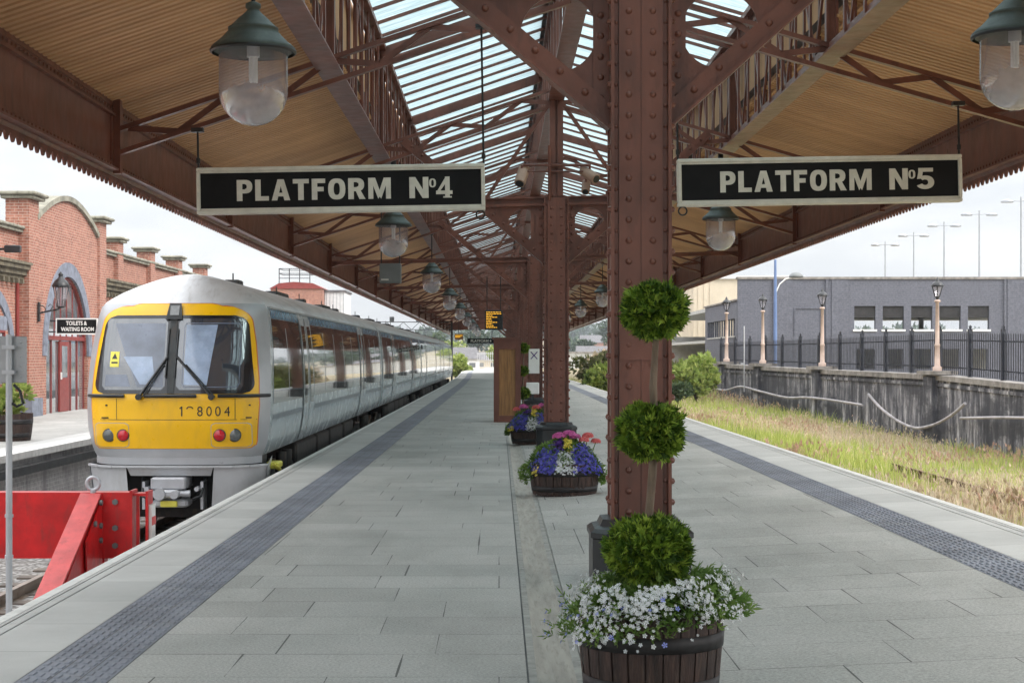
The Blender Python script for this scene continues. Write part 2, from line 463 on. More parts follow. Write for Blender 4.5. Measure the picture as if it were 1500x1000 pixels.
def coping_mat():
    m, nt, b = new_mat('platform_coping')
    g = N(nt, 'ShaderNodeNewGeometry'); sp = N(nt, 'ShaderNodeSeparateXYZ'); L(nt, g.outputs['Position'], sp.inputs[0])
    rowf = mathn(nt, 'DIVIDE', mathn(nt, 'ADD', sp.outputs['Y'], 0.3), 0.92); fr = mathn(nt, 'FRACT', rowf)
    d = mathn(nt, 'MULTIPLY', mathn(nt, 'MINIMUM', fr, mathn(nt, 'SUBTRACT', 1.0, fr)), 0.92)
    j = mathn(nt, 'LESS_THAN', d, 0.004)
    wn = N(nt, 'ShaderNodeTexWhiteNoise', noise_dimensions='1D'); L(nt, mathn(nt, 'FLOOR', rowf), wn.inputs['W'])
    c = ramp(nt, wn.outputs['Value'], [(0, (0.43, 0.428, 0.412)), (1, (0.52, 0.515, 0.495))])
    c = mixc(nt, 1, c, ramp(nt, noise(nt, g.outputs['Position'], 1.5, 8, 0.65), [(0.3, (0.86,) * 3), (0.7, (1.06,) * 3)]), 'MULTIPLY')
    c = mixc(nt, 1, c, ramp(nt, noise(nt, g.outputs['Position'], 120, 3, 0.7), [(0.3, (0.88,) * 3), (0.7, (1.08,) * 3)]), 'MULTIPLY')
    c = mixc(nt, mathn(nt, 'MULTIPLY', j, 0.7), c, (0.12, 0.12, 0.11))
    L(nt, c, b.inputs['Base Color']); b.inputs['Roughness'].default_value = 0.7
coping_mat()
simple('edge_white', (0.66, 0.65, 0.62), 0.7, var=0.12, scale=5, dirt=(0.45, 0.44, 0.42))
simple('groove_dark', (0.12, 0.12, 0.125), 0.8, var=0.3)
simple('tactile_blue', (0.190, 0.200, 0.235), 0.6, var=0.25, scale=1.6, bmp=0.15, bscale=90, dirt=(0.26, 0.265, 0.28))
simple('gutter_stone', (0.34, 0.325, 0.29), 0.8, var=0.18, scale=4, dirt=(0.20, 0.195, 0.17), stretch=(4, 0.4, 1))
simple('gutter_edge', (0.29, 0.29, 0.27), 0.8, var=0.25, scale=6, dirt=(0.15, 0.15, 0.135))

def ballast():
    m, nt, b = new_mat('ballast')
    v = worldpos(nt)
    vo = N(nt, 'ShaderNodeTexVoronoi'); vo.inputs['Scale'].default_value = 15; L(nt, v, vo.inputs['Vector'])
    c = ramp(nt, N_sep(nt, vo.outputs['Color']), [(0, (0.24, 0.23, 0.225)), (0.5, (0.42, 0.41, 0.40)), (1, (0.62, 0.60, 0.58))])
    c = mixc(nt, ramp(nt, vo.outputs['Distance'], [(0.3, (0, 0, 0)), (0.65, (0.8,) * 3)]), c, (0.06, 0.055, 0.05))
    c = mixc(nt, ramp(nt, noise(nt, v, 0.5, 5), [(0.45, (0, 0, 0)), (0.7, (0.4,) * 3)]), c, (0.14, 0.10, 0.075))
    L(nt, c, b.inputs['Base Color']); b.inputs['Roughness'].default_value = 0.95
    bump(nt, b, vo.outputs['Distance'], -1.0, 0.05)
def N_sep(nt, col):
    s = N(nt, 'ShaderNodeSeparateColor'); L(nt, col, s.inputs[0]); return s.outputs[0]
ballast()

def earth():
    m, nt, b = new_mat('rough_ground')
    v = worldpos(nt)
    c = ramp(nt, noise(nt, v, 0.4, 8, 0.6), [(0.3, (0.16, 0.15, 0.07)), (0.5, (0.30, 0.25, 0.15)), (0.7, (0.36, 0.27, 0.19))])
    c = mixc(nt, ramp(nt, noise(nt, v, 14, 5), [(0.35, (0.7,) * 3), (0.6, (0, 0, 0))]), c, (0.13, 0.11, 0.07))
    L(nt, c, b.inputs['Base Color']); b.inputs['Roughness'].default_value = 0.95
    bump(nt, b, noise(nt, v, 10, 5), 0.6, 0.05)
earth()

brick_mat('red_brick', (0.26, 0.092, 0.060), (0.385, 0.168, 0.115), (0.47, 0.40, 0.345), 'yz', stain=None)
brick_mat('red_brick_front', (0.26, 0.092, 0.060), (0.385, 0.168, 0.115), (0.47, 0.40, 0.345), 'xz')
brick_mat('grey_brick', (0.108, 0.113, 0.140), (0.125, 0.130, 0.160), (0.165, 0.17, 0.20), 'xz', 0.6, 0.12, 0.008, var=0.22)
brick_mat('platform_brick', (0.36, 0.35, 0.35), (0.46, 0.45, 0.44), (0.56, 0.55, 0.54), 'yz', stain=(0.24, 0.23, 0.23))

def stained_wall():
    m, nt, b = new_mat('stained_concrete')
    g = N(nt, 'ShaderNodeNewGeometry')
    f = noise(nt, worldpos(nt, (1, 1, 0.16)), 2.3, 10, 0.78)
    c = ramp(nt, f, [(0.38, (0.025, 0.025, 0.031)), (0.48, (0.08, 0.08, 0.092)), (0.55, (0.24, 0.235, 0.25)), (0.64, (0.62, 0.61, 0.62))])
    f2 = noise(nt, worldpos(nt, (0.35, 0.35, 0.9)), 0.9, 8, 0.65)
    c = mixc(nt, ramp(nt, f2, [(0.43, (0.85,) * 3), (0.52, (0, 0, 0))]), c, (0.04, 0.04, 0.048))
    L(nt, c, b.inputs['Base Color']); b.inputs['Roughness'].default_value = 0.9
    bump(nt, b, noise(nt, g.outputs['Position'], 6, 6), 0.5, 0.03)
stained_wall()
simple('wall_coping', (0.25, 0.23, 0.21), 0.85, var=0.4, scale=2.5, bmp=0.3, dirt=(0.10, 0.095, 0.09))

def skylight_glass():
    m, nt, b = new_mat('skylight_glass')
    out = nt.nodes['Material Output']; nt.nodes.remove(b)
    tr = N(nt, 'ShaderNodeBsdfTransparent'); tr.inputs[0].default_value = (0.27, 0.355, 0.37, 1)
    tl = N(nt, 'ShaderNodeBsdfTranslucent')
    f = noise(nt, worldpos(nt, (1.0, 5, 1)), 1.8, 7, 0.65)
    c = ramp(nt, f, [(0.3, (0.24, 0.34, 0.36)), (0.6, (0.44, 0.54, 0.56)), (0.8, (0.64, 0.69, 0.69))])
    L(nt, c, tl.inputs[0])
    mx = N(nt, 'ShaderNodeMixShader')
    f2 = noise(nt, worldpos(nt, (0.6, 3, 0.6)), 2.0, 5)
    rr = N(nt, 'ShaderNodeMapRange'); L(nt, f2, rr.inputs[0]); rr.inputs[3].default_value = 0.25; rr.inputs[4].default_value = 0.8
    L(nt, rr.outputs[0], mx.inputs[0]); L(nt, tr.outputs[0], mx.inputs[1]); L(nt, tl.outputs[0], mx.inputs[2])
    L(nt, mx.outputs[0], out.inputs['Surface'])
skylight_glass()

def lamp_glass():
    m, nt, b = new_mat('lamp_glass')
    out = nt.nodes['Material Output']; nt.nodes.remove(b)
    tr = N(nt, 'ShaderNodeBsdfTransparent'); tr.inputs[0].default_value = (0.93, 0.92, 0.95, 1)
    df = N(nt, 'ShaderNodeBsdfTranslucent'); df.inputs[0].default_value = (0.85, 0.83, 0.88, 1)
    d2 = N(nt, 'ShaderNodeBsdfDiffuse'); d2.inputs[0].default_value = (0.80, 0.78, 0.82, 1)
    md = N(nt, 'ShaderNodeMixShader'); md.inputs[0].default_value = 0.5
    L(nt, df.outputs[0], md.inputs[1]); L(nt, d2.outputs[0], md.inputs[2])
    gl = N(nt, 'ShaderNodeBsdfGlossy'); gl.inputs['Roughness'].default_value = 0.04
    v = coords(nt)
    sp = N(nt, 'ShaderNodeSeparateXYZ'); L(nt, v, sp.inputs[0])
    dirt = N(nt, 'ShaderNodeMapRange'); L(nt, sp.outputs['Z'], dirt.inputs[0])
    dirt.inputs[1].default_value = -0.58; dirt.inputs[2].default_value = -0.15; dirt.inputs[3].default_value = 0.50; dirt.inputs[4].default_value = 0.16
    f = noise(nt, v, 5, 6, 0.6)
    fac = mathn(nt, 'MULTIPLY', dirt.outputs[0], mathn(nt, 'ADD', f, 0.45))
    m1 = N(nt, 'ShaderNodeMixShader'); L(nt, fac, m1.inputs[0]); L(nt, tr.outputs[0], m1.inputs[1]); L(nt, md.outputs[0], m1.inputs[2])
    lw = N(nt, 'ShaderNodeLayerWeight'); lw.inputs['Blend'].default_value = 0.35
    m2 = N(nt, 'ShaderNodeMixShader'); L(nt, mathn(nt, 'MULTIPLY', lw.outputs['Facing'], 0.75), m2.inputs[0])
    L(nt, m1.outputs[0], m2.inputs[1]); L(nt, gl.outputs[0], m2.inputs[2]); L(nt, m2.outputs[0], out.inputs['Surface'])
lamp_glass()

def dark_glass(name, col=(0.012, 0.013, 0.015), rough=0.03, spec=1.0):
    m, nt, b = new_mat(name)
    b.inputs['Base Color'].default_value = (*col, 1); b.inputs['IOR'].default_value = 1.9
    b.inputs['Specular IOR Level'].default_value = 0.7
    b.inputs['Coat Weight'].default_value = 1.0; b.inputs['Coat Roughness'].default_value = 0.02
    v = worldpos(nt)
    rr = N(nt, 'ShaderNodeMapRange'); L(nt, noise(nt, v, 2, 3), rr.inputs[0]); rr.inputs[3].default_value = rough; rr.inputs[4].default_value = rough + 0.05
    L(nt, rr.outputs[0], b.inputs['Roughness'])
    bump(nt, b, noise(nt, v, 0.9, 2), 0.06, 0.05)
dark_glass('coach_glass'); dark_glass('cab_glass', (0.05, 0.06, 0.075)); dark_glass('arch_glass', (0.16, 0.17, 0.18), 0.04); dark_glass('house_glass', (0.10, 0.11, 0.12), 0.06)

leaf_mat('thuja', [(0.035, 0.075, 0.012), (0.09, 0.17, 0.02), (0.19, 0.30, 0.033), (0.38, 0.50, 0.07)], 0.32)
leaf_mat('flower_leaf', [(0.08, 0.15, 0.03), (0.15, 0.25, 0.055), (0.24, 0.35, 0.09)], 0.35)
leaf_mat('petal_white', [(0.80, 0.82, 0.84), (0.86, 0.86, 0.86)], 0.25)
leaf_mat('petal_blue', [(0.075, 0.07, 0.42), (0.12, 0.11, 0.52), (0.20, 0.20, 0.62)], 0.25)
leaf_mat('petal_sky', [(0.22, 0.26, 0.70), (0.32, 0.36, 0.78)], 0.25)
leaf_mat('petal_pink', [(0.62, 0.10, 0.36), (0.72, 0.22, 0.50)], 0.25)
leaf_mat('petal_coral', [(0.72, 0.13, 0.14), (0.80, 0.24, 0.22)], 0.25)
leaf_mat('petal_yellow', [(0.75, 0.58, 0.05), (0.80, 0.70, 0.15)], 0.25)
leaf_mat('petal_violet', [(0.06, 0.02, 0.16), (0.10, 0.03, 0.25)], 0.25)
leaf_mat('grass_dry', [(0.46, 0.36, 0.23), (0.60, 0.50, 0.34), (0.70, 0.60, 0.44), (0.56, 0.40, 0.31)], 0.35)
leaf_mat('grass_green', [(0.30, 0.38, 0.07), (0.42, 0.49, 0.11), (0.56, 0.58, 0.19), (0.18, 0.28, 0.06)], 0.4)
leaf_mat('weed_red', [(0.46, 0.28, 0.20), (0.58, 0.40, 0.30), (0.38, 0.30, 0.17)], 0.25)
leaf_mat('bush_light', [(0.17, 0.24, 0.05), (0.30, 0.38, 0.09), (0.42, 0.46, 0.14)], 0.4)
leaf_mat('bush_olive', [(0.08, 0.11, 0.035), (0.15, 0.17, 0.06), (0.24, 0.22, 0.12)], 0.3)
leaf_mat('tree_far', [(0.045, 0.075, 0.035), (0.07, 0.11, 0.05), (0.11, 0.15, 0.065)], 0.2)
leaf_mat('tree_deep', [(0.03, 0.055, 0.03), (0.05, 0.085, 0.045), (0.075, 0.11, 0.055)], 0.2)
# ---------------------------------------------------------------- setting: ground, platforms, tracks
def bend(y): return float(np.interp(y, [-50, 95, 130, 175, 200, 226, 260, 300], [0, 0, -0.25, -0.9, -0.4, 1.2, 4.5, 10]))
def pz(x): return 0.045 * (x - 0.42) if x > 0.42 else 0.0
YS = [-16, -8, 0, 5, 10, 15, 20, 25, 30, 40, 50, 60, 70, 80, 95, 105, 115, 130, 145, 160, 175, 187, 200, 213, 226, 243, 260, 280, 300]

def strip(name, prof, mat, ys=YS, kind='structure', parent=None):
    mb = MB(); n = len(prof); vs = []; fs = []
    for y in ys:
        for (x, z) in prof: vs.append((x + bend(y), y, z))
    for j in range(len(ys) - 1):
        for i in range(n - 1):
            a = j * n + i; fs.append((a, a + 1, a + n + 1, a + n))
    mb.add(vs, fs); o = mb.build(name, mat, parent)
    if kind: tag(o, kind=kind)
    return o

def P2(x0, x1, n=2, dz=0.0): return [(x0 + (x1 - x0) * i / (n - 1), pz(x0 + (x1 - x0) * i / (n - 1)) + dz) for i in range(n)]
strip('platform', [(-3.06, -1.25), (-3.06, -0.16), (-3.02, -0.06), (0.1, -0.07), (0.5, -0.07), (4.36, 0.10), (4.38, 0.0), (4.38, -1.25)], 'platform_brick')
strip('platform_edge', [(-3.08, -0.14), (-3.08, -0.012), (-3.068, 0.0), (-2.99, 0.0)], 'edge_white')
strip('platform_coping', P2(-2.985, -2.955), 'platform_coping'); strip('platform_coping', P2(-2.945, -2.875), 'platform_coping')
strip('platform_coping', P2(-2.865, -2.385), 'platform_coping')
for x in (-2.9875, -2.95, -2.87): strip('platform_groove', [(x - 0.008, -0.005), (x + 0.008, -0.005)], 'groove_dark')
strip('tactile_strip', P2(-2.38, -1.93), 'tactile_blue')
strip('platform_joint', [(-2.388, -0.004), (-2.377, -0.004)], 'groove_dark'); strip('platform_joint', [(-1.935, -0.004), (-1.92, -0.004)], 'groove_dark')
strip('platform_paving', P2(-1.923, 0.14), 'paving_slabs')
strip('platform_joint', [(0.135, -0.004), (0.155, -0.004)], 'groove_dark')
strip('drain_edge', P2(0.15, 0.19), 'gutter_edge')
strip('drain_channel', [(0.19, 0.0), (0.215, -0.010), (0.25, -0.018), (0.285, -0.020), (0.32, -0.018), (0.36, -0.010), (0.385, -0.001)], 'gutter_stone')
strip('drain_edge', [(0.385, -0.001), (0.43, 0.0005)], 'gutter_edge')
strip('platform_paving', P2(0.435, 3.295, 5), 'paving_slabs')
strip('platform_joint', P2(3.29, 3.31, 2, -0.005), 'groove_dark')
strip('tactile_strip', P2(3.30, 3.71), 'tactile_blue')
strip('platform_joint', P2(3.703, 3.722, 2, -0.005), 'groove_dark')
strip('platform_coping', P2(3.715, 4.175), 'platform_coping'); strip('platform_coping', P2(4.185, 4.255), 'platform_coping'); strip('platform_coping', P2(4.265, 4.30), 'platform_coping')
for x in (4.18, 4.26, 4.305): strip('platform_groove', P2(x - 0.008, x + 0.008, 2, -0.005), 'groove_dark')
strip('platform_edge', [(4.31, pz(4.31)), (4.39, pz(4.39)), (4.40, pz(4.39) - 0.012), (4.40, 0.03)], 'edge_white')

def ribs(x0, x1, nrow, y0, y1):
    mb = MB(); pitch = (x1 - x0) / nrow
    for r in range(nrow):
        xc = x0 + pitch * (r + 0.5); z = pz(xc); w = pitch * 0.30; y = y0 + (0.0 if r % 2 else 0.07)
        gap = 0.045 if r % 3 else 0.04
        while y < y1:
            l = 0.095; h = 0.006
            vs = [(xc - w, y, z - .001), (xc + w, y, z - .001), (xc + w, y + l, z - .001), (xc - w, y + l, z - .001),
                  (xc - w * .7, y + .008, z + h), (xc + w * .7, y + .008, z + h), (xc + w * .7, y + l - .008, z + h), (xc - w * .7, y + l - .008, z + h)]
            mb.add(vs, [(4, 5, 6, 7), (0, 1, 5, 4), (1, 2, 6, 5), (2, 3, 7, 6), (3, 0, 4, 7)])
            y += l + gap
    tag(mb.build('tactile_strip', 'tactile_blue'), kind='structure')
ribs(-2.375, -1.935, 9, 7.2, 48); ribs(3.305, 3.705, 9, 9.5, 60)
# joints between the tactile tiles
mb = MB()
for (x0, x1) in ((-2.38, -1.93), (3.30, 3.71)):
    for q in (1, 2):
        x = x0 + (x1 - x0) * q / 3; mb.add([(x - .003, 0, pz(x) + .001), (x + .003, 0, pz(x) + .001), (x + .003, 60, pz(x) + .001), (x - .003, 60, pz(x) + .001)], [(0, 1, 2, 3)])
    y = 6.0
    while y < 45:
        mb.add([(x0, y - .004, pz(x0) + .0012), (x1, y - .004, pz(x1) + .0012), (x1, y + .004, pz(x1) + .0012), (x0, y + .004, pz(x0) + .0012)], [(0, 1, 2, 3)]); y += 0.45 * 2
tag(mb.build('platform_joint', 'groove_dark'), kind='structure')

def gz(x, y):
    """lie of the land"""
    if x < 4.4: return -1.22 - 0.02 * 0
    near = -0.80
    wall = float(np.interp(y, [40, 54, 62, 74, 84, 95, 130, 200], [-1.9, -1.85, -1.65, -1.2, -0.85, -0.6, -0.1, 0.2]))
    t = min(1, max(0, (x - 7) / 5.5)); t = t * t * (3 - 2 * t)
    nn = float(np.interp(y, [20, 50, 60, 90, 130, 200], [-0.80, -0.85, -0.9, -0.75, -0.3, 0.1]))
    w = nn * (1 - t) + wall * t
    return w + 0.10 * mnoise.noise((x * 0.35, y * 0.25, 0))

gx = [-1200, -600, -300, -120, -60, -30, -20, -13, -8.2, -6, -4, -3.1, 0, 4.3, 4.45, 5, 5.6, 6.3, 7, 7.8, 8.6, 9.5, 10.5, 11.5, 12.5, 13.5, 14.5, 15.5, 16.5, 17.5, 19, 21, 24, 30, 45, 80, 160, 400, 700, 1200]
gy = [-60, -20, 0, 10, 16] + list(np.arange(20, 122, 2.5)) + [130, 145, 165, 190, 220, 260, 300, 380, 460, 560, 700, 900, 1200]
def ground_z(x, y):
    z = gz(x, y) if y < 240 or x < 4.4 else gz(x, 240)
    if x > 30 and y < 240: z = min(z, -0.2)
    return z
mb = MB(); n = len(gx)
mb.add([(x, y, ground_z(x, y)) for y in gy for x in gx], [(j * n + i, j * n + i + 1, (j + 1) * n + i + 1, (j + 1) * n + i) for j in range(len(gy) - 1) for i in range(n - 1)], True)
tag(mb.build('ground', 'rough_ground'), kind='structure')
strip('trackbed', [(-8.05, -1.19), (-6.6, -1.16), (-5.6, -1.14), (-3.8, -1.14), (-3.07, -1.16)], 'ballast', ys=list(range(-16, 180, 6)))

# rails and sleepers of the track by the train
trk = thing('railway_track', 'steel rails on concrete sleepers in grey ballast beneath the train', 'railway track', (-4.70, 0, -1.0))
for s in (-1, 1):
    mb = MB(); x = s * 0.7525
    mb.prism([(x - .035, 0), (x + .035, 0), (x + .03, -.045), (x + .012, -.055), (x + .012, -.12), (x + .065, -.14), (x - .065, -.14), (x - .012, -.12), (x - .012, -.055), (x - .03, -.045)], -16, 175)
    mb.build('rail', 'rail_steel', trk)
mb = MB()
for k in range(0, 140): mb.box(-1.25, 1.25, -12 + k * 0.7, -12 + k * 0.7 + 0.25, -0.27, -0.125)
mb.build('sleepers', 'sleeper', trk)
trk2 = thing('railway_track', 'rusty abandoned rails lost in the dry grass beside the platform', 'railway track', (7.9, 0, -0.74))
for s in (-1, 1):
    mb = MB(); x = s * 0.7525
    mb.prism([(x - .035, 0), (x + .035, 0), (x + .015, -.05), (x + .015, -.12), (x + .065, -.16), (x - .065, -.16), (x - .015, -.12), (x - .015, -.05)], 10, 36)
    mb.build('rail', 'rail_rust', trk2)

# far platform on the left, below the brick station building
def lp(name, prof, mat): tag(strip(name, prof, mat, ys=[5, 12, 20, 30, 40, 50, 60, 75, 95, 120, 150], kind=None), kind='structure')
lp('opposite_platform', [(-8.12, -1.25), (-8.12, -0.42), (-8.06, -0.40), (-8.06, -0.27), (-8.12, -0.25), (-8.12, -0.12)], 'platform_brick')
lp('opposite_platform_edge', [(-8.0, -0.12), (-8.0, -0.005), (-8.35, 0.0)], 'edge_white')
lp('opposite_platform_edge', [(-8.35, -0.002), (-8.75, -0.002)], 'platform_coping')
lp('opposite_platform_paving', [(-8.75, 0.0), (-12.6, 0.02)], 'paving_slabs')
lp('opposite_platform_joint', [(-8.12, -0.12), (-8.0, -0.12)], 'groove_dark')
mb = MB().box(-8.11, -8.02, 5, 150, -0.40, -0.27); tag(mb.build('cable_duct', 'dark_iron'), 'long dark cable duct along the brick face under the opposite platform edge', 'cable duct')

# ---------------------------------------------------------------- canopy
SH = 0.025
BAY = 17.0; HALF = 8.5; Y1 = 11.7
HW = 5.77
def sheared(mb):
    mb.v = [(x, y, z + SH * x) for (x, y, z) in mb.v]; return mb
canopy = thing('platform_canopy', 'long brown iron and glass station canopy over the island platform', 'canopy', (1, 0, 0))
CY0, CY1 = -14.0, 160.0
zb = lambda u: 4.22 + (HW - abs(u)) * 0.31

for s in (-1, 1):
    mb = MB(); x = s * HW
    mb.box(x - .012, x + .012, CY0, CY1, 4.05, 4.92)
    mb.box(x - .11, x + .11, CY0, CY1, 4.92, 4.95)
    mb.box(x - .10, x + .10, CY0, CY1, 4.025, 4.05)
    xi = x - s * .012
    for (z0, z1) in ((4.83, 4.917), (4.053, 4.14)):
        a, b = sorted((xi, xi - s * .012)); mb.box(a, b, CY0, CY1, z0, z1)
    a, b = sorted((xi, xi - s * .05)); mb.box(a, b, CY0, CY1, 4.70, 4.725)
    for k in range(int((100 - 6) / 0.14)):
        y = 6 + k * 0.14
        if y < 62:
            for z in (4.785, 4.095):
                mb.rivet((xi - s * .012, y, z), (-s, 0, 0), .024)
    k = -3
    for k in range(-3, 18):
        y = Y1 + HALF * k
        if y > CY1 - 1: break
        a, b = sorted((xi - s * .013, xi - s * .10)); mb.box(a, b, y - .06, y + .06, 3.99, 4.90)
        a, b = sorted((xi - s * .001, xi - s * .02)); mb.box(a, b, y - .16, y - .062, 4.15, 4.69); mb.box(a, b, y + .062, y + .16, 4.15, 4.69)
    sheared(mb).build('fascia_girder', 'brown_paint', canopy)
    # scalloped valance hung under the girder
    mb = MB(); pitch = 0.215; ny = int((CY1 - CY0) / pitch); x0, x1 = x + s * .03, x + s * .055
    prof = [(0, .0), (.10, .012), (.22, .030), (.36, .072), (.5, .085), (.64, .072), (.78, .030), (.90, .012)]
    for k in range(ny):
        y = CY0 + k * pitch; poly = [(y + pitch, 4.02), (y, 4.02)] + [(y + t * pitch, 3.945 - d) for t, d in prof] + [(y + pitch, 3.945)]
        mb.prism(poly, x0, x1, 'x')
    sheared(mb).build('valance', 'brown_paint', canopy)
    mb = MB(); mb.prism([(x + s * .005, 4.02), (x + s * .02, 3.985), (x + s * .075, 3.975), (x + s * .115, 4.0), (x + s * .125, 4.06), (x + s * .10, 4.10), (x + s * .02, 4.10)], CY0, CY1)
    sheared(mb).build('gutter', 'brown_paint', canopy)
    # ribbed soffit
    mb = MB(); p = 0.165; rows = []
    y = CY0; k = 0
    while y < 92:
        rows += [(y, 0.0), (y + .085, 0.0), (y + .110, 0.05), (y + .140, 0.05)]; y += p
    rows += [(92.2, 0.0), (CY1, 0.0)]
    ua, za, ub, zb_ = HW - .03, 4.87, 3.15, 4.87 + (HW - .03 - 3.15) * .31
    vs = []
    for (yy, d) in rows: vs += [(s * ua, yy, za + d), (s * ub, yy, zb_ + d)]
    mb.add(vs, [(2 * i, 2 * i + 1, 2 * i + 3, 2 * i + 2) for i in range(len(rows) - 1)])
    sheared(mb).build('soffit', 'soffit_boards', canopy)
    mb = MB().add([(s * (HW + .1), CY0, 4.97), (s * 3.15, CY0, 5.9), (s * 3.15, CY1, 5.9), (s * (HW + .1), CY1, 4.97)], [(0, 1, 2, 3)])
    sheared(mb).build('roof_covering', 'slate_roof', canopy)
    # clerestory boarding behind the side girder
    a, b = sorted((s * 3.25, s * 3.29)); mb = MB().box(a, b, CY0, CY1, 5.62, 7.08)
    sheared(mb).build('clerestory_boards', 'soffit_boards', canopy)
    # side lattice girder
    mb = MB(); u = s * 3.1
    mb.box(u - .15, u + .15, CY0, CY1, 5.20, 5.225)
    for q in (-.03, .03): mb.box(u + q - .012, u + q + .012, CY0, CY1, 5.2255, 5.38)
    mb.box(u - .12, u + .12, CY0, CY1, 7.03, 7.06); mb.box(u - .015, u + .015, CY0, CY1, 6.88, 7.03)
    pst = HALF / 8
    for k in range(int((CY1 - CY0) / pst)):
        y = Y1 - 3 * HALF + k * pst
        if y > CY1 - 1.2: break
        main = (k % 8 == 0)
        w = .11 if main else .07
        mb.box(u - .075, u - .045, y - w / 2, y + w / 2, 5.24, 7.03); mb.box(u + .045, u + .075, y - w / 2, y + w / 2, 5.24, 7.03)
        if main: mb.box(u - .045, u + .045, y - .012, y + .012, 5.24, 7.03)
        za_, zb2 = (5.35, 6.95) if k % 2 else (6.95, 5.35)
        mb.beam((u + .001, y, za_), (u + .001, y + pst, zb2), .03, .075, (0, 1, 0) if False else (0, 0, 1))
    sheared(mb).build('side_girder', 'brown_paint', canopy)
    mb = MB(); mb.box(min(s * 2.98, s * 3.12), max(s * 2.98, s * 3.12), CY0, CY1, 7.062, 7.12)
    sheared(mb).build('glazing_sill', 'lit_brown_paint', canopy)
    # glazed slope
    gA, gB = (3.10, 7.16), (0.10, 8.10)
    mb = MB().add([(s * gA[0], CY0, gA[1]), (s * gB[0], CY0, gB[1]), (s * gB[0], CY1, gB[1]), (s * gA[0], CY1, gA[1])], [(0, 1, 2, 3)])
    sheared(mb).build('skylight_glazing', 'skylight_glass', canopy)
    mb = MB(); y = -13.5; d = 0
    while y < CY1:
        mb.beam((s * 3.08, y, 7.11), (s * .08, y, 8.05), .032, .055); y += 1.0625
    sheared(mb).build('glazing_bars', 'brown_paint', canopy)

# added screen blocking white sky glimpses at the far end of the roof
mb = MB(); mb.prism([(-HW, 4.9), (-HW, 4.3), (HW, 4.3), (HW, 4.9), (3.2, 5.8), (3.2, 7.1), (0, 8.05), (-3.2, 7.1), (-3.2, 5.8)], CY1 - .1, CY1 + .05)
sheared(mb).build('sky_screen', 'brown_paint', canopy)
# ridge girder
mb = MB()
mb.box(-.14, .14, CY0, CY1, 6.08, 6.105); mb.box(-.014, .014, CY0, CY1, 6.105, 6.24)
mb.box(-.10, .10, CY0, CY1, 7.93, 7.96); mb.box(-.014, .014, CY0, CY1, 7.80, 7.93)
k = 0; pst = HALF / 6
while Y1 - 3 * HALF + k * pst < CY1 - 1.6:
    y = Y1 - 3 * HALF + k * pst
    mb.box(-.05, -.016, y - .05, y + .05, 6.11, 7.93); mb.box(.016, .05, y - .05, y + .05, 6.11, 7.93)
    a, b = (6.2, 7.85) if k % 2 else (7.85, 6.2)
    mb.beam((0, y, a), (0, y + pst, b), .03, .08); k += 1
sheared(mb).build('ridge_girder', 'brown_paint', canopy)
mb = MB(); mb.box(-.17, .17, CY0, CY1, 8.06, 8.20)
sheared(mb).build('ridge_capping', 'dark_iron', canopy)

def truss_mesh():
    mb = MB(); dz = 0.29
    for s in (-1, 1):
        mb.beam((s * (HW - .1), 0, zb(HW - .1)), (s * .12, 0, zb(.12)), .11, .055)
        mb.beam((s * (HW - .1), 0, zb(HW - .1) + dz), (s * .12, 0, zb(.12) + dz), .11, .055)
        u = HW - .2; k = 0; st = 0.62
        while u > .6:
            a, b = (0.02, dz - .02) if k % 2 else (dz - .02, 0.02)
            mb.beam((s * u, .0, zb(u) + a), (s * (u - st), .0, zb(u - st) + b), .03, .075); u -= st; k += 1
        mb.beam((s * 3.06, 0, 6.98), (s * .05, 0, 7.90), .10, .15)
    return sheared(mb)
tm = None
for k in range(-3, 18):
    y = Y1 + HALF * k
    if y > CY1 - 1: break
    if tm is None:
        tr = truss_mesh().build('roof_truss', 'brown_paint', canopy, (0, y, 0)); tm = tr
    else:
        tr = tm.copy(); C.objects.link(tr); tr.parent = canopy; tr.location = (0, y, 0)

